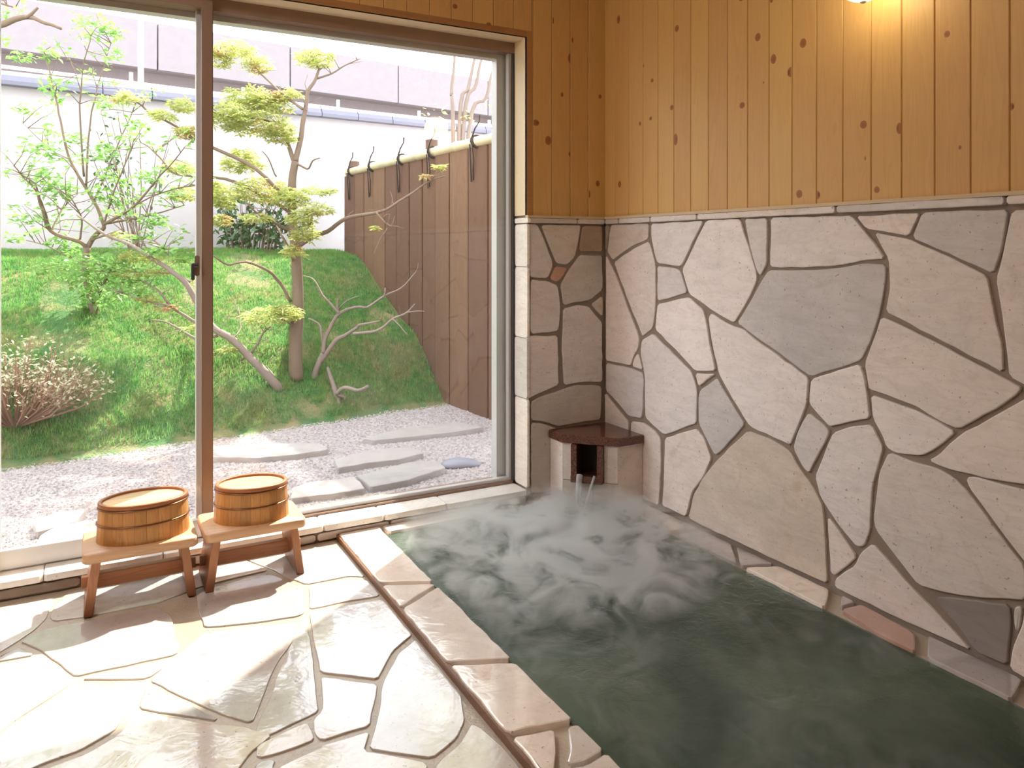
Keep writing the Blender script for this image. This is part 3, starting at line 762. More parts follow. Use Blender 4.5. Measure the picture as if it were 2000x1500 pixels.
# ------------------------------------------------------------------ water
def mat_water():
    t = NT('green_bath_water'); p = t.pos(per_object=False)
    n1 = t.noise(p, 26, 4, .6, 1.0); n2 = t.noise(p, 75, 3, .6, .6)
    dv = t.n('ShaderNodeVectorMath', operation='DISTANCE'); t.put(dv.inputs[0], p); dv.inputs[1].default_value = (1.65, 2.8, .0)
    calm = t.n('ShaderNodeMapRange', ins={'Value': dv.outputs['Value'], 'From Min': .35, 'From Max': 1.35, 'To Min': 1.0, 'To Max': .10}).outputs[0]
    nb = t.bump(t.math('ADD', n1, t.math('MULTIPLY', n2, .35)), calm, .012)
    fr = t.n('ShaderNodeFresnel', ins={'IOR': 1.34, 'Normal': nb})
    gl = t.n('ShaderNodeBsdfGlossy', ins={'Color': (1, 1, 1), 'Roughness': .05, 'Normal': nb})
    tr_ = t.n('ShaderNodeBsdfTransparent', ins={'Color': (.50, .66, .56)})
    cl = t.mix(t.ramp(t.noise(p, 1.7, 3, .5, .8), [(.4, 0), (.65, 1)]), (.055, .085, .060), (.15, .20, .15))
    df = t.n('ShaderNodeBsdfDiffuse', ins={'Color': cl})
    body = t.n('ShaderNodeMixShader', ins={0: .62, 1: tr_.outputs[0], 2: df.outputs[0]})
    mx = t.n('ShaderNodeMixShader', ins={0: fr.outputs[0], 1: body.outputs[0], 2: gl.outputs[0]})
    return t.done(mx)
WATER = mat_water()
SP = Vector((2.0, 2.80, 0))
NX, NY = 110, 300
m = MB()
for j in range(NY + 1):
    for i in range(NX + 1):
        x = PXL + (PXR - PXL) * i / NX; y = PY0 + (PY1 - PY0) * j / NY
        d = math.hypot(x - SP.x, y - SP.y)
        a = .0010 + .0090 * math.exp(-(d / .80) ** 2)
        q = noise.noise(Vector((x * 9, y * 9, .3))) + .6 * noise.noise(Vector((x * 23, y * 23, 4.1)))
        z = .013 + a * q + .004 * math.exp(-d / .28) * math.sin(d * 75)
        m.v.append((x, y, min(z, .0235)))
for j in range(NY):
    for i in range(NX):
        k = j * (NX + 1) + i
        m.f.append((k, k + 1, k + NX + 2, k + NX + 1))
tag(m.build('bath_water', WATER, smooth=True), 'rippled dark green hot water filling the stone bath', 'water', kind='stuff')

# ------------------------------------------------------------------ corner spout
def mat_granite():
    t = NT('red_granite'); p = t.pos()
    v = t.n('ShaderNodeTexVoronoi', ins={'Vector': p, 'Scale': 190.0})
    c = t.mix(t.ramp(t.noise(p, 130, 3, .7), [(.40, 0), (.60, 1)]), (.155, .055, .035), (.045, .018, .014))
    c = t.mix(t.math('MULTIPLY', t.ramp(v.outputs['Distance'], [(.1, 1), (.5, 0)]), .5), c, (.30, .13, .09))
    return t.done(t.pbr(c, .14, None, Specular_IOR_Level=.6))
GRAN = mat_granite()
BLACK = mat_plain('cavity_shade', (.012, .010, .009), .7)  # near-black colour paints the shade inside the opening
Acr, Bcr = Vector((1.927, 3.034)), Vector((2.116, 2.838))
spout = tag(empty('corner_spout', (XW - .15, YW - .15, 0)), 'stone corner water spout with a polished red granite cap', 'spout')
def in_spout(o):
    o.parent = spout; o.matrix_parent_inverse = spout.matrix_basis.inverted(); return o
cap = [(1.927, YW - .006), (1.927, 3.034), (2.116, 2.838), (XW - .006, 2.838), (XW - .006, YW - .006)]
in_spout(MB().prism(cap, .306, .345, .004).build('cap', GRAN))
a2, b2 = Vector((1.939, 3.040)), Vector((2.121, 2.850))
e = (b2 - a2); L = e.length; e = e / L; nin = Vector((-e.y, e.x))
if nin.dot(Vector((XW, YW)) - a2) < 0: nin = -nin
def diag(f0, f1, d0, d1, z0, z1, name, mat, bev=.003):
    q = [a2 + e * (L * f0) + nin * d0, a2 + e * (L * f1) + nin * d0, a2 + e * (L * f1) + nin * d1, a2 + e * (L * f0) + nin * d1]
    q = [(v.x, v.y) for v in q]
    if area(q) < 0: q = q[::-1]
    me = MB().prism(q, z0, z1).mesh(name)
    bm = bmesh.new(); bm.from_mesh(me); bmesh.ops.recalc_face_normals(bm, faces=bm.faces); bm.to_mesh(me); bm.free()
    if bev: bevel_mesh(me, bev, 1)
    return in_spout(link(name, me, mat))
diag(0.0, .168, 0, .05, .128, .306, 'front_panel', CREAM)
diag(.80, 1.0, 0, .05, .128, .306, 'front_panel', CREAM)
diag(0.0, .55, 0, .05, -.05, .126, 'front_panel', TAN)
diag(.555, 1.0, 0, .05, -.05, .126, 'front_panel', TAN)
diag(.168, .80, .10, .12, .10, .306, 'cavity_back', BLACK, 0)
diag(.168, .275, -.028, .10, .128, .304, 'cheek', GRAN)
diag(.640, .745, -.028, .10, .128, .304, 'cheek', GRAN)
diag(.745, .80, 0, .05, .128, .306, 'front_panel', CREAM)
diag(.168, .745, -.034, .10, .128, .160, 'trough', GRAN)
def sidep(q, name, mat):
    if area(q) < 0: q = q[::-1]
    return in_spout(MB().prism(q, -.05, .306).build(name, mat))
sidep([(1.939, YW - .004), (1.939, 3.042), (1.975, 3.052), (1.975, YW - .004)], 'side_panel', CREAM)
sidep([(XW - .004, 2.850), (2.123, 2.850), (2.135, 2.89), (XW - .004, 2.89)], 'side_panel', TAN)
def mat_stream():
    t = NT('falling_water')
    fr = t.schlick(.04)
    g = t.n('ShaderNodeBsdfGlossy', ins={'Color': (1, 1, 1), 'Roughness': .08})
    tr_ = t.n('ShaderNodeBsdfTransparent', ins={'Color': (.93, .95, .98)})
    df = t.n('ShaderNodeBsdfDiffuse', ins={'Color': (.85, .87, .92)})
    b = t.n('ShaderNodeMixShader', ins={0: .38, 1: tr_.outputs[0], 2: df.outputs[0]})
    return t.done(t.n('ShaderNodeMixShader', ins={0: fr, 1: b.outputs[0], 2: g.outputs[0]}))
STREAM = mat_stream()
def stream(f, r0, r1, out, slide, name, label):
    p = a2 + e * (L * f) - nin * .030
    pts = []; rad = []
    for k in range(11):
        s = k / 10; q = p - nin * (out * math.sqrt(s)) + e * (slide * s)
        pts.append((q.x, q.y, .163 - (.163 - .008) * s if k else .165)); rad.append(r0 + (r1 - r0) * s ** .6)
    tag(MB().tube(pts, rad, 12).build(name, STREAM, smooth=True), label, 'water')
stream(.335, .0165, .0085, .035, -.004, 'water_stream', 'thicker of two water streams falling from the granite spout')
stream(.60, .0062, .0040, .035, -.045, 'water_stream', 'thin slanting water stream falling from the granite spout')

# ------------------------------------------------------------------ stools and buckets
def mat_hinoki(name, light, dark, axis, wet=False):
    t = NT(name)
    sc = {'Z': (12, 12, .8), 'X': (.8, 12, 12), 'Y': (12, .8, 12)}[axis]
    p = t.pos(scale=sc)
    g = t.noise(p, 1.6, 3, .5, 1.0)
    b = t.ramp(t.math('FRACT', t.math('MULTIPLY', g, 10)), [(0, 0), (.7, .5), (.9, 1), (1, 0)])
    c = t.mix(t.math('MULTIPLY', b, .6), light, dark)
    if wet:      # water has soaked up into the feet
        z = t.n('ShaderNodeSeparateXYZ', ins={'Vector': t.pos(per_object=False)}).outputs['Z']
        k = t.n('ShaderNodeMapRange', ins={'Value': t.math('ADD', z, t.math('MULTIPLY', g, .06)), 'From Min': .13, 'From Max': .03}).outputs[0]
        c = t.mix(k, c, (.20, .065, .03))
    hsv = t.n('ShaderNodeHueSaturation', ins={'Color': c, 'Value': t.math('ADD', t.math('MULTIPLY', t.rand(), .34), .82)})
    return t.done(t.pbr(hsv.outputs[0], .38, t.bump(b, .1, .002), Specular_IOR_Level=.45))
SEATW = mat_hinoki('stool_seat_wood', (.58, .36, .21), (.44, .25, .135), 'X')
LEGW = mat_hinoki('stool_leg_wood', (.46, .21, .10), (.34, .14, .06), 'Z', wet=True)
STRW = mat_hinoki('stool_stretcher_wood', (.48, .21, .09), (.34, .13, .05), 'X')
STAVEW = mat_hinoki('bucket_stave_wood', (.52, .26, .085), (.36, .15, .045), 'Z')
RIMW = mat_hinoki('bucket_panel_wood', (.66, .45, .24), (.54, .34, .16), 'X')
RINGW = mat_hinoki('bucket_rim_wood', (.34, .13, .05), (.24, .085, .03), 'X')
COPPER = mat_plain('copper_hoop', (.22, .10, .05), .3, .8, var=.1, bump=.05)

def rrect(x0, x1, y0, y1, r, k=6):
    out = []
    for cx, cy, a0 in ((x1 - r, y1 - r, 0), (x0 + r, y1 - r, 90), (x0 + r, y0 + r, 180), (x1 - r, y0 + r, 270)):
        for i in range(k + 1):
            a = math.radians(a0 + 90 * i / k); out.append((cx + r * math.cos(a), cy + r * math.sin(a)))
    return out
def make_stool(loc, rz, label):
    root = tag(empty('bath_stool', loc, rz), label, 'stool', 'wooden bath stools by the window')
    pg = rrect(-.178, .178, -.124, .124, .024)
    mb = MB(); n = len(pg)
    rings = [(inset(pg, .004), .180), (pg, .184), (pg, .208), (inset(pg, .004), .212)]
    for q, z in rings: mb.v += [(x, y, z) for x, y in q]
    for r in range(3):
        for k in range(n): mb.f.append((r * n + k, r * n + (k + 1) % n, (r + 1) * n + (k + 1) % n, (r + 1) * n + k))
    mb.f += [tuple(range(n - 1, -1, -1)), tuple(range(3 * n, 4 * n))]
    me = mb.mesh('seat'); smooth_by_angle(me, 50); link('seat', me, SEATW, root)
    for s in (-1, 1):
        mb = MB()
        prof = [(.121, .184), (.149, .184), (.174, 0), (.146, 0)]
        for yy in (-.103, .103): mb.v += [(s * x, yy, z) for x, z in prof]
        mb.f = [(0, 1, 2, 3), (7, 6, 5, 4), (0, 4, 5, 1), (1, 5, 6, 2), (2, 6, 7, 3), (3, 7, 4, 0)]
        me = mb.mesh('leg'); bm = bmesh.new(); bm.from_mesh(me); bmesh.ops.recalc_face_normals(bm, faces=bm.faces); bm.to_mesh(me); bm.free()
        bevel_mesh(me, .002, 1); link('leg', me, LEGW, root)
    me = MB().box((-.146, -.017, .058), (.146, .017, .106)).mesh('stretcher'); bevel_mesh(me, .002, 1); st = link('stretcher', me, STRW, root)
    for s in (-1, 1):
        me = MB().box((min(s * .146, s * .181), -.011, .064), (max(s * .146, s * .181), .011, .100)).mesh('tenon'); bevel_mesh(me, .0015, 1); link('tenon', me, LEGW, st)
    return root
def make_bucket(loc, rz, a, b, h, label):
    """an oval stave pail standing upside down: base panel upward, recessed inside the rim"""
    root = tag(empty('wooden_bucket', loc, rz), label, 'bucket', 'upturned wooden buckets on the stools')
    N = 24; th = .012
    def pt(ang, z, off=0.0):
        fl = .0075 * (1 - z / h)
        return ((a + fl - off) * math.cos(ang), (b + fl - off) * math.sin(ang), z)
    for k in range(N):
        a0 = 2 * math.pi * k / N + .002; a1 = 2 * math.pi * (k + 1) / N - .002; am = (a0 + a1) / 2
        mb = MB()
        for z in (0, h - .016):
            mb.v += [pt(a0, z, .0006), pt(am, z), pt(a1, z, .0006), pt(a1, z, th), pt(am, z, th), pt(a0, z, th)]
        mb.v += [pt(a0, h - .0145, .002), pt(am, h - .0145, .0016), pt(a1, h - .0145, .002), pt(a1, h - .0145, th), pt(am, h - .0145, th), pt(a0, h - .0145, th)]
        for r in (0, 6):
            for i in range(6):
                i2 = (i + 1) % 6; mb.f.append((r + i, r + i2, r + 6 + i2, r + 6 + i))
        mb.f += [(5, 4, 3, 2, 1, 0), (12, 13, 14, 15, 16, 17)]
        mb.build('stave', STAVEW, root)
    prof = [(-.0012, h - .0145), (-.0018, h - .008), (-.0008, h - .002), (.0015, h), (th - .003, h), (th - .0005, h - .002), (th, h - .0145)]
    mb = MB(); q_ = len(prof)
    for k in range(64):
        an = 2 * math.pi * k / 64; mb.v += [pt(an, z, off) for off, z in prof]
    for k in range(64):
        k2 = (k + 1) % 64
        for i in range(q_): mb.f.append((k * q_ + i, k2 * q_ + i, k2 * q_ + (i + 1) % q_, k * q_ + (i + 1) % q_))
    mb.build('rim', RINGW, root, smooth=True)
    # base panel of three planks
    for y0, y1 in ((-b, -b / 3), (-b / 3, b / 3), (b / 3, b)):
        ring = [((a - th + .002) * math.cos(q * math.pi / 24), (b - th + .002) * math.sin(q * math.pi / 24)) for q in range(48)]
        q = clip(clip(ring, 0, y0 + .0003, 0, -1), 0, y1 - .0003, 0, 1)
        MB().prism(q, h - .022, h - .008, .0006).build('base_plank', RIMW, root)
    for z, r in ((h - .0185, .0028), (h * .46, .0030)):
        pts = [pt(2 * math.pi * k / 48, z, -.001) for k in range(49)]
        mb = MB(); mb.tube(pts, r, 8, cap=False)
        mb.build('hoop', COPPER, root, smooth=True)
    return root
make_stool((.133, 2.980, 0), 0, 'low wooden bath stool beside the sash, by the lit open floor')
make_stool((.510, 2.980, 0), math.radians(0), 'low wooden bath stool under the meeting stile, closer to the pool')
make_bucket((.145, 2.985, .2122), math.radians(2), .143, .104, .133, 'oval upturned wooden bucket on the stool farther from the pool')
make_bucket((.512, 2.985, .2122), math.radians(-12), .128, .100, .133, 'oval upturned wooden bucket on the stool nearer the pool')

# ------------------------------------------------------------------ lamps
def mat_glow(name, col, strength):
    t = NT(name)
    return t.done(t.n('ShaderNodeEmission', ins={'Color': col, 'Strength': strength}))
GLOW = mat_glow('warm_lamp_glass', (1.0, .84, .50), 9.0)
GLOW_FILL = mat_glow('fill_lamp_glow', (.96, .96, 1.0), 72.0)  # glow of the added fill lamp
def lathe(prof, seg=28):
    mb = MB()
    for r, z in prof: mb.v += [(r * math.cos(2 * math.pi * k / seg), r * math.sin(2 * math.pi * k / seg), z) for k in range(seg)]
    for i in range(len(prof) - 1):
        for k in range(seg): mb.f.append((i * seg + k, i * seg + (k + 1) % seg, (i + 1) * seg + (k + 1) % seg, (i + 1) * seg + k))
    mb.f += [tuple(range(seg - 1, -1, -1)), tuple((len(prof) - 1) * seg + k for k in range(seg))]
    return mb
lp = on_x(1686, 0, XW - .135)
lamp = tag(empty('wall_lamp', (XW - .135, lp.y, lp.z - .004)), 'white globe wall lamp glowing on the cedar boards', 'lamp')
prof = [(.085 * math.sin(math.radians(x)), .085 - .085 * math.cos(math.radians(x))) for x in range(6, 150, 9)]
lathe(prof).build('shade', GLOW, lamp, smooth=True)
lathe([(.006, -.006), (.010, -.003), (.010, .003)], 12).build('finial', ALU_W, lamp, smooth=True)
lathe([(.048, .155), (.052, .160), (.052, .185), (.030, .195)]).build('collar', ALU, lamp, smooth=True)
MB().tube([(0, 0, .185), (.05, 0, .20), (.120, 0, .20)], .012, 10).build('arm', ALU, lamp, smooth=True)
MB().box((.116, -.045, .145), (.131, .045, .255)).build('back_plate', ALU, lamp)
for (x, y), lb in (((-.95, 2.05), 'added dome fill lamp, out of view, brightening the room'),):
    cl = tag(empty('fill_lamp', (x, y, ROOM_H - .13)), lb, 'lamp')  # unseen lamp added to lift the light in the room
    lathe([(.20 * math.sin(math.radians(q)), .11 - .11 * math.cos(math.radians(q))) for q in range(6, 91, 7)]).build('dome', GLOW_FILL, cl, smooth=True)
    lathe([(.215, .108), (.22, .112), (.22, .13)]).build('base_ring', PALEWOOD, cl)

# ------------------------------------------------------------------ garden ground
ZG = -0.02
FN = on_z(975, 825, ZG); FTOP = CAM_Z + (HY - 255) / FPX * (FN - EYE).dot(FWD)
FD = (FTOP - CAM_Z) / ((HY - 330) / FPX); FF = at_d(675, 330, FD)
def fence_x(y): return FN.x + (FF.x - FN.x) * (y - FN.y) / (FF.y - FN.y)
PRO = [(-9, ZG - .01), (-.25, ZG - .01), (0, ZG), (.08, .05), (.55, .47), (1.34, .85), (1.86, 1.12), (2.3, 1.20), (9, 1.24)]
def y_edge(x):
    return 5.17 + .157 * (x + .48) + .07 * noise.noise(Vector((x * 1.7, 3.3, 0)))
def lawn_z(x, y):
    s = y - y_edge(x)
    for (a, za), (b, zb) in zip(PRO[:-1], PRO[1:]):
        if s <= b:
            k = (s - a) / (b - a); z = za + (zb - za) * k; break
    else: z = 1.24
    if s > 0: z += min(1, s * 2) * (.03 * noise.noise(Vector((x * 1.3, y * 1.3, 9))) + .012 * noise.noise(Vector((x * 4, y * 4, 2))))
    return z
def on_lawn(u, v):
    r = ray(u, v); d = 4.0
    while d < 12:
        p = EYE + r * d
        if p.z <= lawn_z(p.x, p.y): return p
        d += .01
    return EYE + r * 7
GRAVELM = mat_plain('pale_gravel', (.37, .33, .33), .9, nscale=120, var=.15, bump=.9)
t = NT('lawn_soil'); p = t.pos(per_object=False)
LAWNM = t.done(t.pbr(t.mix(t.ramp(t.noise(p, 3.2, 4, .6, .6), [(.40, 0), (.66, 1)]), (.05, .14, .035), (.27, .21, .10)), .9, t.bump(t.noise(p, 60, 4), .8, .02)))
GX0, GX1, GY1 = -6.0, 2.60, 8.75
m = MB(); nx, ny = 90, 60
for j in range(ny + 1):
    for i in range(nx + 1):
        x = GX0 + (3.4 - GX0) * i / nx; y = 4.6 + (GY1 - 4.6) * j / ny
        m.v.append((x, y, lawn_z(x, y)))
for j in range(ny):
    for i in range(nx):
        k = j * (nx + 1) + i; m.f.append((k, k + 1, k + nx + 2, k + nx + 1))
tag(m.build('lawn_bank', LAWNM, smooth=True), 'soil bank under the lawn rising to the garden wall', 'ground', kind='structure')
tag(MB().box((-6.0, 3.41, ZG - .25), (3.4, 5.9, ZG - .004)).build('gravel_bed', GRAVELM), 'flat bed below the pale gravel by the window', 'ground', kind='structure')
tag(MB().box((-40, 3.42, ZG - .5), (60, 90, ZG - .28)).build('ground', mat_plain('street_ground', (.38, .36, .35), .9)), 'level ground around the garden and under the road', 'ground', kind='structure')

# grass blades: nobody could count them
t = NT('grass_blade'); p = t.pos(per_object=False)
c = t.mix(t.ramp(t.noise(p, 18, 3, .6), [(.35, 0), (.65, 1)]), (.085, .30, .07), (.30, .50, .15))
c = t.mix(t.ramp(t.noise(p, 2.6, 3, .6, .5), [(.54, 0), (.70, .75)]), c, (.36, .31, .15))
d_ = t.n('ShaderNodeBsdfDiffuse', ins={'Color': c}); tl = t.n('ShaderNodeBsdfTranslucent', ins={'Color': c})
GRASSM = t.done(t.n('ShaderNodeMixShader', ins={0: .5, 1: d_.outputs[0], 2: tl.outputs[0]}))
RG = random.Random(3)
m = MB(); V, Fc = m.v, m.f
count = 0
while count < 85000:
    x = RG.uniform(-2.4, GX1); y = RG.uniform(5.0, 8.4)
    s = y - y_edge(x)
    if s < .02 or x > fence_x(y) - .02 or y > FF.y + .42 + (x - FF.x) * .0962 - .05: continue
    u_dir = Vector((x, y, 0)); dpt = u_dir.dot(FWD)
    sc = u_dir.dot(RGT) / dpt
    if sc < -.78 or sc > .05: continue
    if noise.noise(Vector((x * 2.1, y * 2.1, 5))) > .42 and RG.random() < .8: continue
    if RG.random() > min(1, (6.5 / dpt) ** 2): continue
    z = lawn_z(x, y); hgt = RG.uniform(.018, .045) * (1.25 if s < .6 else 1); wd = RG.uniform(.0022, .004)
    a = RG.uniform(0, 6.283); ca, sa = math.cos(a), math.sin(a); lx, ly = RG.uniform(-.02, .02), RG.uniform(-.02, .02)
    n = len(V)
    V += [(x - ca * wd, y - sa * wd, z - .004), (x + ca * wd, y + sa * wd, z - .004), (x + lx, y + ly, z + hgt)]
    Fc.append((n, n + 1, n + 2)); count += 1
tag(m.build('grass', GRASSM), 'short sunlit grass covering the sloping lawn', 'grass', kind='stuff')

# gravel grains
t = NT('gravel_grain'); p = t.pos(per_object=False)
GRAINM = t.done(t.pbr(t.ramp(t.noise(p, 55, 1, .5), [(.30, (.22, .185, .185)), (.5, (.38, .335, .335)), (.7, (.52, .48, .48))]), .85))
m = MB(); V, Fc = m.v, m.f
OCT = [(1, 0, 0), (0, 1, 0), (-1, 0, 0), (0, -1, 0), (0, 0, 1)]
OF = [(0, 1, 4), (1, 2, 4), (2, 3, 4), (3, 0, 4)]
count = 0
while count < 42000:
    x = RG.uniform(-1.2, 2.62); y = RG.uniform(3.43, 5.85)
    if y > y_edge(x) + .06 or x > fence_x(max(y, 4.0)) + .3: continue
    dpt = x * FWD.x + y * FWD.y; sc = (x * RGT.x + y * RGT.y) / dpt
    if sc < -.76 or sc > .06: continue
    r = RG.uniform(.005, .011); a = RG.uniform(0, 1.57); ca, sa = math.cos(a) * r, math.sin(a) * r
    k1, k2 = RG.uniform(.7, 1.3), RG.uniform(.4, .9); n = len(V)
    for ax, ay, az in OCT: V.append((x + (ax * ca - ay * sa) * k1, y + (ax * sa + ay * ca), ZG - .004 + az * r * k2))
    Fc += [tuple(n + i for i in f) for f in OF]; count += 1
tag(m.build('gravel', GRAINM), 'pale crushed gravel between the window and the lawn', 'gravel', kind='stuff')

# stepping slabs
SLAB = mat_stone('garden_slab', (.42, .37, .36), (.35, .31, .30), stain_amt=.3)
PG = lambda s, tt, h: (s, tt, ZG + h)
ZS = ZG + .030
slabs = [
 ('R 880,1300 940,1312 1160,1290 1420,1262 1560,1240 1420,1215 1150,1235', 'long pale slab half sunk in gravel, nearest the lawn and fence'),
 ('R 40,1405 300,1410 480,1395 690,1365 640,1330 380,1330 60,1350', 'long pale slab in gravel behind the bucket nearer the pool'),
 ('R 740,1470 900,1440 1080,1420 1225,1385 1150,1350 930,1365 720,1420', 'pale slab in gravel between the long slab and the fence'),
 ('F 560,225 640,290 850,250 1060,180 1000,140 850,150', 'pale slab in gravel beside the grey flat stone'),
 ('F 190,350 420,325 610,295 555,230 330,255 200,290', 'pale slab in gravel closest to the window glass'),
 ('E 180,480 330,420 480,415 430,475 200,540', 'sunlit slab in gravel behind the far bucket'),
 ('E 220,560 330,500 520,470 560,530 420,600 200,620', 'sunlit slab in gravel beside the sash bottom rail'),
]
for sp, lb in slabs:
    pg = [on_z(u, v, ZS) for u, v in px(sp)]
    tag(stone([(p.x, p.y) for p in pg], PG, .030, SLAB, None, 'stepping_slab', rnd=R1, bev=.008, amp=.006, base=-.02, tilt=.003), lb, 'slab', 'stepping slabs in the gravel')
g0 = on_z(897, 908, ZG)
mb = MB(); seg = 22
for r, z in ((.02, -.004), (1, -.004), (.98, .010), (.78, .026), (.40, .036), (.05, .038)):
    for k in range(seg):
        a = 2 * math.pi * k / seg; w_ = 1 + .10 * math.cos(3 * a + 1)
        mb.v.append((.115 * r * w_ * math.cos(a), .075 * r * w_ * math.sin(a), z))
for i in range(5):
    for k in range(seg): mb.f.append((i * seg + k, i * seg + (k + 1) % seg, (i + 1) * seg + (k + 1) % seg, (i + 1) * seg + k))
mb.f.append(tuple(5 * seg + k for k in range(seg)))
o = tag(mb.build('flat_stone', mat_plain('blue_grey_stone', (.24, .235, .29), .5), smooth=True, loc=g0), 'small blue-grey flat stone lying on the gravel', 'stone')
o.rotation_euler = (0, 0, -.35)

# ------------------------------------------------------------------ board fence with a bamboo rail
FENCEW = mat_wood('stained_fence_wood', (.18, .092, .052), (.105, .05, .03), 'Z', ring=8, rough=.75, spread=.35, contrast=.6)
POSTW = mat_plain('fence_post_wood', (.14, .08, .055), .8, nscale=60)
t = NT('bamboo'); p = t.pos(per_object=False)
BAMBOO = t.done(t.pbr(t.mix(t.noise(p, 9, 3), (.70, .60, .42), (.56, .46, .27)), .4, None))
ROPE = mat_plain('black_hemp_rope', (.035, .025, .025), .9, nscale=200, bump=.5)
fdir = Vector((FF.x - FN.x, FF.y - FN.y, 0)).normalized(); fnor = Vector((-fdir.y, fdir.x, 0))     # towards the lawn
fence = tag(empty('board_fence', (FN.x, FN.y, ZG)), 'brown stained board fence with a bamboo top rail tied by black rope', 'fence')
def in_fence(o):
    o.parent = fence; o.matrix_parent_inverse = fence.matrix_basis.inverted(); return o
def along(u):           # distance along the fence under photo column u
    r = ray(u, 300); a = Vector((r.x, r.y))
    # solve FN + fdir*s  parallel to a
    det = -fdir.x * a.y + fdir.y * a.x
    return (FN.x * a.y - FN.y * a.x) / det if abs(det) > 1e-9 else 0
FL = (Vector((FF.x, FF.y, 0)) - Vector((FN.x, FN.y, 0))).length
fe = [along(400 + .35 * q_) for q_ in (775, 835, 885, 940, 1005, 1070, 1140, 1210, 1285, 1365, 1470, 1580)][::-1]
pitch = fe[1] - fe[0]
fe = [fe[0] - pitch * k for k in (3, 2, 1)] + fe
RF = random.Random(5)
for a, b in zip(fe[:-1], fe[1:]):
    q = [Vector((FN.x, FN.y, 0)) + fdir * (a + .009), Vector((FN.x, FN.y, 0)) + fdir * (b - .009)]
    dd = RF.uniform(-.005, .005); th = .030
    pts = [q[0] + fnor * dd, q[1] + fnor * dd, q[1] + fnor * (dd - th), q[0] + fnor * (dd - th)]
    pg = [(v.x, v.y) for v in pts]
    if area(pg) < 0: pg = pg[::-1]
    o = MB().prism(pg, ZG - .12, FTOP - .075).mesh('board'); bevel_mesh(o, .006, 1)
    in_fence(link('board', o, FENCEW))
F0 = fe[0]
bk = [Vector((FN.x, FN.y, 0)) + fdir * s_ + fnor * o_ for s_, o_ in ((F0 + .01, -.037), (FL, -.037), (FL, -.048), (F0 + .01, -.048))]
pg = [(v.x, v.y) for v in bk]
if area(pg) < 0: pg = pg[::-1]
in_fence(MB().prism(pg, ZG - .1, FTOP - .10).build('backing', POSTW))
print('fence edges', [round(x, 2) for x in fe], 'top', FTOP, 'near', FN, 'far', FF)
def fp(s, z, off=0.0): v = Vector((FN.x, FN.y, 0)) + fdir * s + fnor * off; return (v.x, v.y, z)
# bamboo rail with nodes
pts, rad = [], []
s = F0
while s < FL + .06:
    pts += [fp(s, FTOP - .042, -.01), fp(s + .004, FTOP - .042, -.01), fp(s + .016, FTOP - .042, -.01), fp(s + .02, FTOP - .042, -.01)]; rad += [.040, .0445, .0445, .040]; s += .34
in_fence(MB().tube(pts, rad, 14).build('bamboo_rail', BAMBOO, smooth=True))
for u, tz in ((400 + .35 * 797, .075), (400 + .35 * 1222, .085)):
    sp_ = along(u); in_fence(MB().tube([fp(sp_, ZG - .1, -.075), fp(sp_, FTOP + tz, -.075)], .052, 14).build('post', POSTW))
in_fence(MB().tube([fp(F0 + .06, ZG - .1, -.075), fp(F0 + .06, FTOP + .08, -.075)], .052, 14).build('post', POSTW))
for u in [400 + .35 * q for q in (820, 935, 1100, 1270, 1515)]:
    sp_ = along(u) ; mb = MB()
    for dz in (-.012, .012):
        mb.tube([fp(sp_ + dz + .02 * math.sin(q), FTOP - .042 + .051 * math.sin(q), -.01 + .051 * math.cos(q)) for q in [2 * math.pi * j / 14 for j in range(15)]], .006, 6, False)
    mb.tube([fp(sp_, FTOP - .005, .035), fp(sp_ - .03, FTOP + .05, .03), fp(sp_ - .08, FTOP + .10, .02), fp(sp_ - .085, FTOP + .145, .02)], [.006, .006, .005, .007], 6)
    mb.tube([fp(sp_ + .02, FTOP - .06, .045), fp(sp_ + .05, FTOP - .20, .022), fp(sp_ + .055, FTOP - .34, .012)], .005, 6)
    mb.tube([fp(sp_ - .01, FTOP - .06, .045), fp(sp_ + .0, FTOP - .18, .022), fp(sp_ + .03, FTOP - .33, .012)], .005, 6)
    in_fence(mb.build('rope_tie', ROPE, smooth=True))

# ------------------------------------------------------------------ garden wall with a tiled coping
WALLM = mat_plain('white_render', (.57, .52, .55), .85, nscale=60, var=.04, bump=.2)
TILEM = mat_plain('grey_violet_tile', (.19, .185, .25), .5, var=.1, bump=.1)
wd_ = Vector((.9954, .0958, 0)); wo = Vector((FF.x, FF.y + .42, 0)); wn = Vector((.0958, -.9954, 0))
wtop = CAM_Z + (HY - 236) / FPX * 8.5
gw = empty('garden_wall', (wo.x, wo.y, 0)); tag(gw, 'white rendered garden wall with rounded grey-violet tile coping', 'wall', kind='structure')
def in_gw(o): o.parent = gw; o.matrix_parent_inverse = gw.matrix_basis.inverted(); return o
def wp(s, off): v = wo + wd_ * s + wn * off; return (v.x, v.y)
pg = [wp(-9, 0), wp(4, 0), wp(4, -.16), wp(-9, -.16)]
if area(pg) < 0: pg = pg[::-1]
in_gw(MB().prism(pg, -.4, wtop).build('wall_body', WALLM))
s = -9.0
cps = [(.10, 0.0), (.10, .035), (.075, .085), (.03, .125), (-.03, .14), (-.10, .14), (-.20, .125), (-.235, .085), (-.26, .035), (-.26, 0.0)]
while s < 4:
    mb = MB(); n = len(cps)
    for ss in (s + .004, s + .416):
        mb.v += [(*wp(ss, o_), wtop + z) for o_, z in cps]
    for k in range(n): mb.f.append((k, (k + 1) % n, n + (k + 1) % n, n + k))
    mb.f += [tuple(range(n - 1, -1, -1)), tuple(range(n, 2 * n))]
    in_gw(mb.build('coping_tile', TILEM)); s += .42

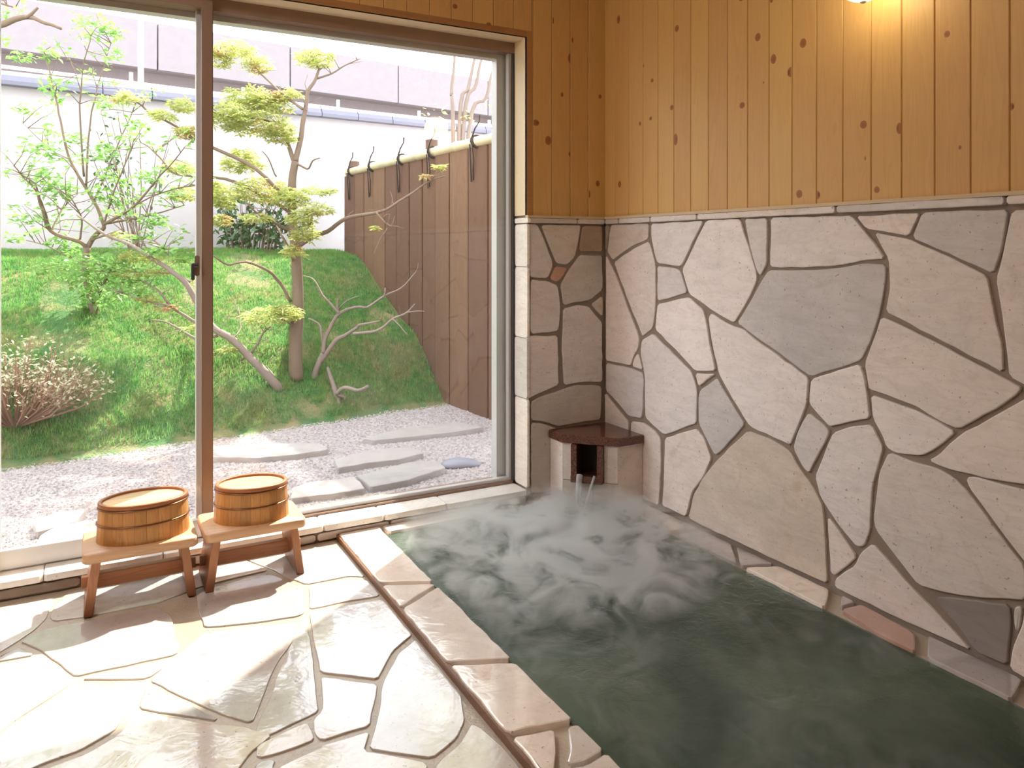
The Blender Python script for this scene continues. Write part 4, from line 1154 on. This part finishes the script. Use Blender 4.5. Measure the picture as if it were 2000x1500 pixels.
# ------------------------------------------------------------------ elevated road beyond, guard rail, street lamp pole
CONC = mat_plain('road_concrete', (.27, .24, .26), .85, nscale=8, var=.10, bump=.1)
CONC2 = mat_plain('girder_concrete', (.24, .20, .21), .85, nscale=8, var=.10, bump=.1)
ro = at_d(974, 400, 40.0); rd = Vector((.985, .174, 0)); rn = Vector((.174, -.985, 0))
zb = CAM_Z + (HY - 228) / FPX * 40; zt = CAM_Z + (HY - 161) / FPX * 40
def rp(s, off): v = Vector((ro.x, ro.y, 0)) + rd * s + rn * off; return (v.x, v.y)
road = tag(empty('elevated_road', (ro.x, ro.y, 0)), 'pale concrete elevated road passing behind the garden wall', 'road')
def in_road(o): o.parent = road; o.matrix_parent_inverse = road.matrix_basis.inverted(); return o
def slab(s0, s1, o0, o1, z0, z1, name, mat):
    q = [rp(s0, o0), rp(s1, o0), rp(s1, o1), rp(s0, o1)]
    if area(q) < 0: q = q[::-1]
    return in_road(MB().prism(q, z0, z1).build(name, mat))
jn = []
for u in (308, 561, 778):
    r = ray(u, 100); dn = r.x * rd.y - r.y * rd.x
    # s where the parapet line meets this column
    s_ = (r.y * ro.x - r.x * ro.y) / (r.x * rd.y - r.y * rd.x); jn.append(s_)
step = (jn[2] - jn[0]) / 2
js = [jn[0] + step * k for k in range(-5, 9)]
for a, b in zip(js[:-1], js[1:]): slab(a + .03, b - .03, 0, -.30, zb, zt, 'parapet_panel', CONC)
slab(js[0], js[-1], -.3, -9, zb + .1, zb + .5, 'deck', CONC2)
slab(js[0], js[-1], -1.3, -2.0, zb - 2.6, zb + .1, 'girder', CONC2)
slab(js[0], js[-1], -7.0, -7.7, zb - 2.6, zb + .1, 'girder', CONC2)
for k in (1, 4, 7, 10):
    slab(js[k] - .7, js[k] + .7, -3.4, -5.4, -.3, zb - 2.6, 'pier', CONC2)
    slab(js[k] - .8, js[k] + .8, -1.0, -8.2, zb - 3.4, zb - 2.6, 'pier_head', CONC2)
WHITEP = mat_plain('white_paint', (.82, .82, .84), .5, bump=.02)
gr = at_d(150, 140, 13.0)
rail = tag(empty('guard_rail', (gr.x, gr.y, 0)), 'thin white pipe guard rail just above the wall coping', 'railing')
def in_rail(o): o.parent = rail; o.matrix_parent_inverse = rail.matrix_basis.inverted(); return o
zr = CAM_Z + (HY - 148) / FPX * 13
for dz in (0, -.5):
    in_rail(MB().tube([tuple(gr * 1.0 + rd * s_ - Vector((0, 0, gr.z)) + Vector((0, 0, zr + dz))) for s_ in (-6, 0, 9)], .03, 8).build('pipe', WHITEP))
for k in range(-2, 5):
    v = gr + rd * (k * 2.0 + .85); in_rail(MB().tube([(v.x, v.y, -.3), (v.x, v.y, zr + .18)], .035, 8).build('rail_post', WHITEP))
lpz = at_d(275, 100, 12.0)
pole = tag(empty('street_lamp', (lpz.x, lpz.y, ZG - .3)), 'slim white street lamp pole behind the garden wall', 'street lamp')
MB().tube([(0, 0, 0), (0, 0, 1.2), (0, 0, 6.4)], [.07, .05, .04], 12).build('pole', WHITEP, pole)
MB().tube([(0, 0, 6.35), (.3, -.3, 6.75), (.9, -.9, 6.85)], [.035, .03, .03], 10).build('arm', WHITEP, pole)
me = MB().box((.75, -1.15, 6.78), (1.15, -.75, 6.90)).mesh('lamp_head'); bevel_mesh(me, .03, 2); link('lamp_head', me, WHITEP, pole)

# ------------------------------------------------------------------ trees and shrubs
BARK = mat_plain('maple_bark', (.20, .14, .10), .85, nscale=50, var=.25, bump=.6)
BARK_D = mat_plain('shrub_bark', (.20, .14, .10), .9, nscale=60, var=.25, bump=.6)
BARK_G = mat_plain('grey_bark', (.27, .21, .18), .85, nscale=50, var=.2, bump=.5)
MAPLE = mat_leaf('young_maple_leaf', (.46, .54, .16), (.62, .62, .25), .6, (.56, .32, .20))
GREENL = mat_leaf('fresh_green_leaf', (.19, .40, .095), (.33, .53, .16), .5)
DARKL = mat_leaf('dark_green_leaf', (.035, .10, .03), (.07, .16, .05), .3)
AZALEA = mat_leaf('azalea_leaf', (.42, .42, .25), (.58, .55, .38), .3, (.36, .22, .15))
RT = random.Random(21)
def spline(pts, n=5):
    """Catmull-Rom through points"""
    out = []
    P_ = [pts[0]] + pts + [pts[-1]]
    for i in range(1, len(P_) - 2):
        a, b, c, d = P_[i - 1], P_[i], P_[i + 1], P_[i + 2]
        for k in range(n):
            t_ = k / n
            out.append(.5 * ((2 * b) + (c - a) * t_ + (2 * a - 5 * b + 4 * c - d) * t_ ** 2 + (3 * b - a - 3 * c + d) * t_ ** 3))
    out.append(pts[-1]); return out
def limb(mb, pxs, d0, d1, r0, r1, sides=7):
    """a branch read as photo pixels, running from depth d0 to depth d1, radii in metres"""
    n = len(pxs)
    pts = [at_d(u, v, d0 + (d1 - d0) * i / max(1, n - 1)) for i, (u, v) in enumerate(pxs)]
    q = spline(pts, 4); k = len(q)
    q = [p + Vector((noise.noise(p * 9), noise.noise(p * 9 + Vector((7, 0, 0))), noise.noise(p * 9 + Vector((0, 7, 0))))) * .008 * min(1, i) for i, p in enumerate(q)]
    mb.tube(q, [r0 + (r1 - r0) * i / (k - 1) for i in range(k)], sides)
    return q
def twigs(mb, q, n, length, r, rnd, up=.3):
    ends = []
    for _ in range(n):
        i = rnd.randrange(max(1, len(q) // 3), len(q)); p = q[i]
        dv = Vector((rnd.uniform(-1, 1), rnd.uniform(-.8, .8), rnd.uniform(-.5, 1) + up)).normalized()
        L_ = length * rnd.uniform(.5, 1.2); m1 = p + dv * L_ * .5 + Vector((rnd.uniform(-1, 1), rnd.uniform(-1, 1), rnd.uniform(-.3, 1))) * L_ * .12
        e_ = p + dv * L_
        mb.tube([p, m1, e_], [r, r * .7, r * .35], 5); ends.append(e_)
    return ends
def leaf(mb, p, size, nrm, rnd, lobes=5):
    a = nrm.cross(Vector((.3, .8, .2))).normalized(); b = nrm.cross(a)
    th0 = rnd.uniform(0, 6.283); n0 = len(mb.v)
    mb.v.append(tuple(p))
    if lobes == 1:
        f = a * math.cos(th0) + b * math.sin(th0); s_ = nrm.cross(f)
        mb.v += [tuple(p + f * size * .45 + s_ * size * .24), tuple(p + f * size - nrm * size * .12), tuple(p + f * size * .45 - s_ * size * .24)]
        mb.f += [(n0, n0 + 1, n0 + 2), (n0, n0 + 2, n0 + 3)]; return
    spread = 4.4
    for k in range(lobes):
        th = th0 + spread * (k / (lobes - 1) - .5); L_ = size * (1 - .38 * abs(k / (lobes - 1) - .5) * 2)
        f = a * math.cos(th) + b * math.sin(th); s_ = nrm.cross(f)
        i = len(mb.v)
        mb.v += [tuple(p + f * L_ * .5 + s_ * L_ * .15), tuple(p + f * L_ - nrm * L_ * .18), tuple(p + f * L_ * .5 - s_ * L_ * .15)]
        mb.f += [(n0, i, i + 1), (n0, i + 1, i + 2)]
def cloud(mb, c, rx, ry, rz, n, size, rnd, lobes=5, flat=.75):
    for _ in range(n):
        while True:
            q = Vector((rnd.uniform(-1, 1), rnd.uniform(-1, 1), rnd.uniform(-1, 1)))
            if q.length < 1: break
        p = c + RGT * (q.x * rx) + FWD * (q.y * ry) + Vector((0, 0, q.z * rz - .25 * rz * (q.x ** 2)))
        nv = Vector((rnd.uniform(-1, 1) * (1 - flat), rnd.uniform(-1, 1) * (1 - flat), 1)) + Vector((rnd.gauss(0, .3), rnd.gauss(0, .3), 0))
        leaf(mb, p, size * rnd.uniform(.6, 1.15), nv.normalized(), rnd, lobes)

# --- Japanese maple, upright
base = on_lawn(578, 737); D0 = (base - EYE).dot(FWD); K = D0 / FPX
maple = tag(empty('maple_tree', base), 'young upright maple with pale yellow-green spring leaves on the lawn', 'tree')
def in_(root, o): o.parent = root; o.matrix_parent_inverse = root.matrix_basis.inverted(); return o
mb = MB()
tp = [(578, 742), (577, 700), (578, 652), (582, 600), (581, 540), (577, 480), (571, 437), (571, 390), (571, 350), (577, 315)]
q = spline([at_d(u, v, D0) for u, v in tp], 3); n = len(q)
mb.tube(q, [K * (14.5 + (7.0 - 14.5) * min(1, (i / (n - 1)) ** .8)) * (1 + .14 * math.exp(-((i - n * .27) / 1.4) ** 2)) for i in range(n)], 12)
in_(maple, mb.build('trunk', BARK, smooth=True))
mb = MB()
BR = [
 ([(577, 315), (585, 280), (594, 227), (601, 182), (617, 154), (624, 133)], 0, .12, 6, 2.2),
 ([(617, 154), (640, 147), (672, 130), (704, 115)], .12, .1, 2.4, .8), ([(624, 135), (612, 118), (606, 104)], .1, .1, 1.6, .8),
 ([(577, 318), (565, 290), (556, 262), (545, 240)], 0, .1, 5, 2.5),
 ([(591, 213), (550, 182), (515, 150), (491, 119)], .02, .25, 3.2, 1), ([(545, 240), (500, 232), (448, 228), (417, 219)], .1, -.2, 2.6, 1.2),
 ([(571, 451), (533, 434), (505, 420), (480, 395)], 0, -.3, 3.6, 1.2), ([(571, 400), (500, 330), (420, 290), (381, 270), (332, 241), (294, 220), (262, 196), (217, 185)], 0, -.5, 4, 1),
 ([(571, 420), (520, 385), (440, 350), (367, 343), (336, 336), (304, 297), (276, 280)], 0, .35, 4, 1.2), ([(304, 297), (330, 278), (352, 262)], .3, .4, 1.6, .8),
 ([(585, 480), (610, 462), (641, 451), (676, 427), (708, 420), (746, 413), (778, 395), (809, 374), (841, 353), (869, 343)], 0, -.25, 5.2, 1.2),
 ([(735, 415), (750, 432), (764, 443)], -.15, -.2, 2, 1), ([(756, 445), (742, 470), (729, 500)], -.15, -.2, 1.4, .6), ([(841, 353), (852, 338), (875, 325)], -.22, -.25, 1.4, .7),
 ([(577, 318), (600, 330), (612, 312), (625, 308)], 0, -.1, 2.4, 1), ([(575, 455), (600, 445), (607, 425), (598, 405)], 0, -.15, 4, 2), ([(540, 345), (525, 310), (512, 295)], .2, .2, 1.6, .8),
 ([(568, 589), (540, 543), (519, 526), (480, 512), (445, 517), (417, 498)], -.02, -.4, 3.4, 1.4), ([(573, 640), (560, 628), (535, 622)], -.03, -.2, 2.4, 1.2),
 ([(560, 480), (545, 450), (530, 420)], .03, .2, 2.2, 1), ([(572, 510), (562, 480), (552, 460)], -.05, -.2, 2.2, 1.2),
]
qs = []
for pts, a, b, r0, r1 in BR: qs.append(limb(mb, pts, D0 + a, D0 + b, r0 * K, r1 * K))
for q in qs[:12]: twigs(mb, q, 5, .14, .0035, RT)
in_(maple, mb.build('branches', BARK, smooth=True))
mb = MB()
CL = [(455, 95, 45, 18, 0), (425, 118, 28, 16, 0), (500, 125, 34, 18, .2), (615, 112, 40, 20, .1), (485, 190, 62, 22, .1), (450, 225, 50, 26, -.1), (525, 205, 50, 20, .1), (560, 185, 30, 14, .1),
      (505, 240, 66, 26, 0), (550, 262, 40, 20, 0), (475, 315, 44, 26, .1), (430, 375, 40, 24, .2), (505, 370, 62, 26, 0), (565, 385, 40, 20, -.1), (435, 392, 28, 16, 0),
      (620, 372, 36, 9, -.1), (590, 425, 32, 16, -.2), (622, 408, 26, 14, -.2), (596, 455, 30, 18, -.2), (432, 430, 24, 14, .2), (500, 425, 34, 10, -.2), (575, 490, 22, 12, -.2),
      (364, 206, 36, 12, -.3), (250, 190, 34, 10, -.5), (372, 258, 30, 14, -.3), (352, 328, 36, 14, .3), (362, 378, 34, 16, .2), (312, 225, 30, 10, -.4), (532, 615, 56, 17, -.15), (560, 605, 30, 12, -.15),
      (445, 683, 20, 7, -.3), (855, 325, 12, 5, -.25), (832, 345, 9, 5, -.25), (735, 445, 8, 4, -.2)]
for u, v, rx, rz, dd in CL:
    cloud(mb, at_d(u, v, D0 + dd), rx * K, rx * K * .8, rz * K, int(rx * rz * .16) + 6, .062, RT)
tag(in_(maple, mb.build('foliage', MAPLE)), kind='stuff')

# --- leaning maple stem from the same patch
base2 = on_lawn(541, 757); D1 = (base2 - EYE).dot(FWD); K1 = D1 / FPX
lean = tag(empty('leaning_maple', base2), 'leaning maple stem sprawling low across the lawn towards the leafy shrub', 'tree')
mb = MB()
q = limb(mb, [(543, 764), (538, 750), (515, 725), (484, 694), (452, 662), (417, 641), (385, 592), (371, 564), (350, 540), (308, 512), (259, 480), (217, 463), (182, 445), (150, 420)], D1, D1 - .35, 9.5 * K1, 1.6 * K1, 9)
in_(lean, mb.build('trunk', BARK_G, smooth=True))
mb = MB(); qs = [q]
for pts, a, b, r0, r1 in [([(417, 641), (385, 631), (336, 599), (308, 568), (280, 550)], -.1, -.2, 4, 1.2), ([(425, 655), (385, 662), (343, 638), (315, 627), (231, 631)], -.1, .2, 3.4, 1),
     ([(518, 740), (469, 729), (420, 694), (380, 680)], 0, .25, 4, 1.6), ([(470, 704), (498, 680), (515, 648), (529, 638)], -.05, .1, 3, 1.4), ([(535, 735), (512, 705), (498, 685)], .02, .3, 2, 1),
     ([(371, 550), (340, 535), (280, 532), (180, 530)], -.15, -.1, 2.6, .8), ([(308, 512), (285, 480), (260, 440), (215, 420)], -.2, .1, 2, .8), ([(336, 599), (300, 592), (262, 580), (222, 570)], -.2, -.3, 2, .8),
     ([(469, 729), (440, 742), (435, 746)], .1, .1, 1.6, .8), ([(452, 662), (470, 640), (466, 600)], -.08, .2, 2, .8)]:
    qs.append(limb(mb, pts, D1 + a, D1 + b, r0 * K1, r1 * K1))
for q in qs: twigs(mb, q, 6, .16, .0035, RT, .1)
in_(lean, mb.build('branches', BARK_G, smooth=True))
mb = MB()
for u, v, rx, rz in [(262, 500, 30, 10), (235, 460, 26, 9), (290, 505, 28, 9), (285, 585, 30, 10), (305, 532, 26, 8), (330, 600, 22, 8), (250, 535, 26, 9), (375, 640, 18, 6)]:
    cloud(mb, at_d(u, v, D1 - .2), rx * K1, rx * K1 * .8, rz * K1, int(rx * rz * .12) + 4, .055, RT)
tag(in_(lean, mb.build('foliage', MAPLE)), kind='stuff')

# --- bare branching shrub and a broken stump beside the maple
base3 = on_lawn(614, 735); D2 = (base3 - EYE).dot(FWD); K2 = D2 / FPX
bare = tag(empty('bare_shrub', base3), 'leafless branching shrub between the maple trunk and the fence', 'shrub')
mb = MB()
q0 = limb(mb, [(612, 740), (616, 725), (624, 708), (631, 690)], D2, D2, 7 * K2, 5 * K2, 8)
in_(bare, mb.build('stem', BARK_G, smooth=True))
mb = MB(); qs = []
for pts, a, b, r0, r1 in [([(624, 710), (655, 666), (676, 655), (697, 641), (704, 634), (743, 627)], 0, -.1, 5, 1.6), ([(690, 652), (736, 645), (767, 624), (795, 610), (809, 594)], -.08, -.3, 3.4, 1),
     ([(631, 690), (633, 665), (645, 641), (662, 613), (697, 599), (718, 599), (750, 578), (781, 564), (813, 531)], 0, .15, 4.6, 1), ([(662, 612), (645, 592), (627, 571), (613, 547), (592, 538)], .05, .2, 2.8, 1),
     ([(631, 690), (628, 650), (622, 632), (603, 622)], 0, .2, 3, 1.6), ([(662, 612), (660, 598), (661, 582)], .06, .06, 2.6, 1.6), ([(767, 624), (785, 640), (797, 655)], -.2, -.25, 1.6, .6),
     ([(795, 610), (815, 608), (828, 608)], -.28, -.3, 1.4, .6), ([(662, 605), (680, 585), (702, 578)], .06, -.1, 1.6, .7), ([(750, 578), (752, 562), (750, 568)], .1, .1, 1.2, .6)]:
    qs.append(limb(mb, pts, D2 + a, D2 + b, r0 * K2, r1 * K2))
for q in qs[:5]: twigs(mb, q, 3, .09, .0025, RT)
in_(bare, mb.build('branches', BARK_G, smooth=True))
base4 = on_lawn(660, 785); D3 = (base4 - EYE).dot(FWD); K3 = D3 / FPX
mb = MB()
limb(mb, [(664, 792), (655, 765), (648, 740), (640, 718)], D3, D3 + .1, 6 * K3, 3 * K3, 8)
limb(mb, [(658, 770), (672, 758), (700, 762), (720, 754)], D3, D3 - .1, 4.5 * K3, 3 * K3, 8)
limb(mb, [(660, 772), (672, 776), (673, 782)], D3, D3, 3.5 * K3, 2 * K3, 8)
tag(mb.build('broken_stump', BARK_G, smooth=True), 'broken forked stump sticking up from the shaded lawn edge', 'stump')

# --- leafy green shrub tree
base5 = on_lawn(182, 610); D4 = (base5 - EYE).dot(FWD); K4 = D4 / FPX
lt_ = tag(empty('leafy_shrub_tree', base5), 'many-stemmed shrub tree with fresh green leaves before the white wall', 'tree')
mb = MB()
limb(mb, [(184, 620), (180, 590), (170, 545), (168, 515), (171, 484)], D4, D4, 9 * K4, 6.5 * K4, 9)
in_(lt_, mb.build('trunk', BARK_D, smooth=True))
mb = MB(); qs = []
for pts, a, b, r0, r1 in [([(171, 486), (154, 473), (101, 452), (88, 425), (77, 395), (70, 360), (40, 340)], 0, -.3, 4.5, 1), ([(171, 486), (182, 465), (192, 452), (203, 438), (185, 395), (164, 360), (136, 311), (122, 252), (108, 189), (91, 115), (80, 95)], 0, .2, 5.5, 1),
     ([(203, 438), (262, 402), (315, 340), (360, 290)], 0, -.3, 3.4, .8), ([(168, 365), (175, 245), (196, 150), (217, 84)], .1, .35, 2.4, .7), ([(164, 345), (157, 227), (161, 140), (178, 70)], .1, -.2, 2.2, .7),
     ([(185, 390), (227, 290), (266, 203)], .08, .3, 2.2, .7), ([(205, 436), (266, 427), (360, 402)], 0, .3, 3, .8), ([(101, 452), (75, 380), (45, 345), (25, 325)], -.1, -.4, 2, .7), ([(101, 452), (120, 410), (150, 380)], -.1, .2, 2, .7),
     ([(203, 438), (220, 380), (245, 320), (262, 270)], .05, -.2, 2, .7), ([(154, 473), (160, 430), (140, 390), (118, 372)], -.02, -.3, 2, .7), ([(178, 470), (230, 455), (300, 470), (330, 500)], 0, -.35, 2.4, .8),
     ([(182, 600), (200, 560), (215, 530)], 0, -.2, 4, 2), ([(170, 520), (130, 500), (90, 480), (50, 470)], 0, .2, 2, .8), ([(136, 311), (95, 290), (45, 240)], .15, .3, 1.4, .5), ([(262, 402), (330, 372), (400, 360)], -.05, .1, 1.6, .6)]:
    qs.append(limb(mb, pts, D4 + a, D4 + b, r0 * K4, r1 * K4, 6))
ends = []
for q in qs: ends += twigs(mb, q, 9, .24, .0035, RT, .3)
in_(lt_, mb.build('branches', BARK_D, smooth=True))
mb = MB()
for p in ends: cloud(mb, p, .08, .08, .05, 9, .062, RT, 1, .4)
for u, v, rx, rz, dd in [(70, 345, 40, 16, 0), (45, 110, 26, 14, .2), (95, 105, 22, 12, .2), (40, 210, 18, 9, .3), (170, 45, 18, 14, 0), (218, 62, 26, 20, .3), (225, 105, 20, 18, .3), (90, 170, 18, 14, .2), (115, 190, 16, 10, .2),
      (200, 200, 26, 14, .2), (262, 245, 28, 14, .2), (145, 270, 22, 16, .1), (210, 295, 30, 18, 0), (90, 290, 26, 14, -.1), (110, 372, 32, 18, -.2), (215, 385, 28, 20, 0), (285, 345, 30, 14, -.2), (60, 430, 30, 14, -.2),
      (220, 350, 28, 14, .1), (300, 430, 34, 20, 0), (290, 460, 22, 12, -.2), (120, 470, 32, 20, 0), (110, 520, 60, 16, -.1), (190, 510, 60, 18, -.2), (230, 535, 70, 22, -.2), (165, 545, 50, 22, -.15), (195, 575, 44, 18, -.1),
      (265, 560, 46, 18, -.25), (180, 590, 26, 16, 0), (140, 500, 30, 16, .1), (310, 490, 30, 12, -.3), (30, 465, 26, 8, .2), (355, 505, 26, 10, -.2)]:
    cloud(mb, at_d(u, v, D4 + dd), rx * K4, rx * K4 * .8, rz * K4, int(rx * rz * .10) + 7, .064, RT, 1, .4)
tag(in_(lt_, mb.build('foliage', GREENL)), kind='stuff')

# --- dark leafy clump against the wall
b6 = at_d(485, 484, 7.5); b6.z = lawn_z(b6.x, b6.y)
cl_ = tag(empty('dark_bush', b6), 'dark green cane bush at the foot of the white wall behind the maple', 'bush')
mb = MB(); lf = MB()
for k in range(34):
    x = RT.uniform(-.33, .33); dv = Vector((x * .6 + RT.uniform(-.1, .1), RT.uniform(-.1, .1), 0)); h_ = RT.uniform(.30, .62)
    p0_ = b6 + RGT * x * .7 + FWD * RT.uniform(-.12, .12) - Vector((0, 0, .03)); p1 = p0_ + Vector((0, 0, h_ * .5)) + RGT * x * .15; p2 = p0_ + Vector((0, 0, h_)) + RGT * x * .45
    mb.tube([p0_, p1, p2], [.006, .005, .003], 5)
    for j in range(16):
        s_ = RT.uniform(.25, 1.05); c_ = p0_ + (p2 - p0_) * s_ + Vector((RT.gauss(0, .05), RT.gauss(0, .05), RT.gauss(0, .03)))
        leaf(lf, c_, .08, Vector((RT.uniform(-1, 1), RT.uniform(-1, 1), .5)).normalized(), RT, 1)
in_(cl_, mb.build('canes', BARK_D)); tag(in_(cl_, lf.build('foliage', DARKL)), kind='stuff')
b7 = at_d(265, 482, 6.95); b7.z = lawn_z(b7.x, b7.y)
th_ = tag(empty('thin_bush', b7), 'thin wispy dark-leaved bush by the wall behind the leafy shrub tree', 'bush')
mb = MB(); lf = MB()
for k in range(12):
    p0_ = b7 + RGT * RT.uniform(-.06, .06) - Vector((0, 0, .03)); p2 = p0_ + Vector((0, 0, RT.uniform(.8, 1.35))) + RGT * RT.uniform(-.5, .45) + FWD * RT.uniform(-.15, .15)
    mb.tube([p0_, (p0_ + p2) / 2 + RGT * RT.uniform(-.05, .05), p2], [.007, .005, .002], 5)
    for j in range(9):
        c_ = p0_ + (p2 - p0_) * RT.uniform(.45, 1.05) + Vector((RT.gauss(0, .04), RT.gauss(0, .04), RT.gauss(0, .04))); leaf(lf, c_, .055, Vector((RT.uniform(-1, 1), RT.uniform(-1, 1), .6)).normalized(), RT, 1)
in_(th_, mb.build('stems', BARK_D)); tag(in_(th_, lf.build('foliage', DARKL)), kind='stuff')

# --- azalea at the lawn edge
b8 = on_lawn(30, 822); D5 = (b8 - EYE).dot(FWD); K5 = D5 / FPX
az = tag(empty('azalea_shrub', b8), 'low twiggy azalea with whitish green leaves at the lawn edge', 'shrub')
mb = MB(); lf = MB()
for k in range(150):
    a = RT.uniform(0, 6.283); rr = math.sqrt(RT.random()); h_ = .48 * (1 - .55 * rr * rr) * RT.uniform(.6, 1.05)
    top = b8 + Vector((math.cos(a) * rr * .50, math.sin(a) * rr * .38, h_))
    mid = b8 + (top - b8) * .5 + Vector((math.cos(a) * rr * .10, math.sin(a) * rr * .08, -.02))
    mb.tube([b8 + Vector((math.cos(a) * .04, math.sin(a) * .04, -.03)), mid, top], [.006, .004, .0018], 5)
    twigs(mb, [mid, (mid + top) / 2, top], 2, .09, .002, RT, .4)
    for j in range(16):
        s_ = RT.uniform(.6, 1.08); c_ = b8 + (top - b8) * s_ + Vector((RT.gauss(0, .035), RT.gauss(0, .035), RT.gauss(0, .025)))
        leaf(lf, c_, .030, Vector((RT.uniform(-1, 1), RT.uniform(-1, 1), .9)).normalized(), RT, 1)
in_(az, mb.build('branches', mat_plain('azalea_twig', (.30, .17, .12), .9))); tag(in_(az, lf.build('foliage', AZALEA)), kind='stuff')

# --- tree at the side whose bough reaches into view, its trunk outside the frame
DB = 5.6; KB = DB / FPX
tb = at_d(-260, 700, DB); tb.z = lawn_z(tb.x, tb.y)
sd = tag(empty('side_tree', tb), 'tree with a bare forked bough reaching in above the leafy shrub tree', 'tree')
mb = MB()
mb.tube([tb - Vector((0, 0, .1)), tb + Vector((.02, 0, .9)), at_d(-240, 160, DB), at_d(-220, -60, DB), at_d(-230, -260, DB)], [.075, .06, .05, .035, .02], 10)
in_(sd, mb.build('trunk', BARK_D, smooth=True))
mb = MB()
limb(mb, [(-238, 150), (-150, 95), (-60, 62), (0, 48), (35, 36), (60, 33), (90, 46), (120, 55)], DB, DB - .1, 9 * KB, 3 * KB, 8)
limb(mb, [(50, 34), (62, 27), (75, 15)], DB - .08, DB - .1, 4 * KB, 2.2 * KB, 7)
q = limb(mb, [(-238, 40), (-150, -20), (-60, -10), (30, 15)], DB, DB + .2, 6 * KB, 1.5 * KB, 7)
e2 = twigs(mb, q, 12, .25, .004, RT)
in_(sd, mb.build('branches', BARK_D, smooth=True))
mb = MB()
for p in e2: cloud(mb, p, .09, .09, .05, 9, .06, RT, 1, .4)
for u, v in ((30, 18), (10, 30), (-30, 5), (5, 75)): cloud(mb, at_d(u, v, DB), .09, .08, .045, 16, .06, RT, 1, .4)
tag(in_(sd, mb.build('foliage', GREENL)), kind='stuff')

# --- multi-stemmed tree behind the fence, crown above the frame
def fence_tree(bx, by, stems, label, seed, crown, leafn):
    rnd = random.Random(seed)
    root = tag(empty('fence_tree', (bx, by, ZG - .3)), label, 'tree', None)
    mb = MB(); qs = []
    dd = (Vector((bx, by, 0))).dot(FWD)
    for pts in stems:
        q = spline([Vector((bx, by, ZG - .3))] + [at_d(u, v, dd) for u, v in pts], 5); n = len(q)
        mb.tube(q, [.024 + (.008 - .024) * i / (n - 1) for i in range(n)], 8); qs.append(q)
    in_(root, mb.build('trunks', BARK_G, smooth=True))
    mb = MB(); ends = []
    for q in qs: ends += twigs(mb, q[len(q) * 2 // 3:], 9, .6, .008, rnd, .5)
    in_(root, mb.build('branches', BARK_G, smooth=True))
    mb = MB()
    for p in ends + [q[-1] for q in qs]: cloud(mb, p, crown, crown, crown * .6, leafn, .085, rnd, 5, .5)
    for u, v in ((850, 215), (855, 240), (905, 225), (960, 200)):
        if stems[0][0][0] > 800: cloud(mb, at_d(u, v, dd), .14, .1, .08, 9, .07, rnd, 1, .4)
    tag(in_(root, mb.build('foliage', MAPLE)), kind='stuff')
    return root
bt = at_d(893, 300, 7.2)
fence_tree(bt.x, bt.y, [[(885, 250), (882, 180), (888, 95), (880, -120)], [(897, 250), (915, 170), (930, 95), (960, -100)], [(905, 255), (930, 165), (945, 100), (1020, -140)], [(915, 265), (950, 190), (972, 115), (1080, -90)]],
           'bare-stemmed pale tree leaning up behind the board fence', 31, .36, 34)

# ------------------------------------------------------------------ steam over the bath
def mat_steam():
    t = NT('steam'); p = t.pos(per_object=False)
    sx_ = t.n('ShaderNodeSeparateXYZ', ins={'Vector': p})
    z = sx_.outputs['Z']
    pm = t.pos(per_object=False, scale=(1, 1, 2.2), rot=(0, 0, .5))
    wisp = t.ramp(t.noise(pm, 5.2, 6, .62, 1.5), [(.46, 0), (.66, 1)])
    broad = t.ramp(t.noise(t.pos(per_object=False), 1.5, 2, .5, .4), [(.45, 0), (.65, 1)])
    fall = t.n('ShaderNodeMapRange', ins={'Value': z, 'From Min': .018, 'From Max': .15, 'To Min': 1.0, 'To Max': 0.0}).outputs[0]
    fall = t.math('POWER', fall, 1.3)
    dv = t.n('ShaderNodeVectorMath', operation='DISTANCE'); t.put(dv.inputs[0], p); dv.inputs[1].default_value = (1.66, 2.56, .06)
    near_ = t.n('ShaderNodeMapRange', ins={'Value': dv.outputs['Value'], 'From Min': .15, 'From Max': .68, 'To Min': 1.0, 'To Max': 0.0}).outputs[0]
    k = t.math('ADD', t.math('MULTIPLY', t.math('POWER', near_, 1.0), 190.0), t.math('MULTIPLY', broad, 7.0))
    dens = t.math('MULTIPLY', t.math('MULTIPLY', wisp, fall), k)
    v = t.n('ShaderNodeVolumeScatter', ins={'Color': (.97, .97, 1.0), 'Density': dens, 'Anisotropy': .55})
    return t.done(v, vol=True)
STEAM = mat_steam()
tag(MB().box((PXL + .01, .75, .027), (PXR - .005, 3.06, .16)).build('steam', STEAM), 'white steam drifting low over the hot bath water', 'steam', kind='stuff')
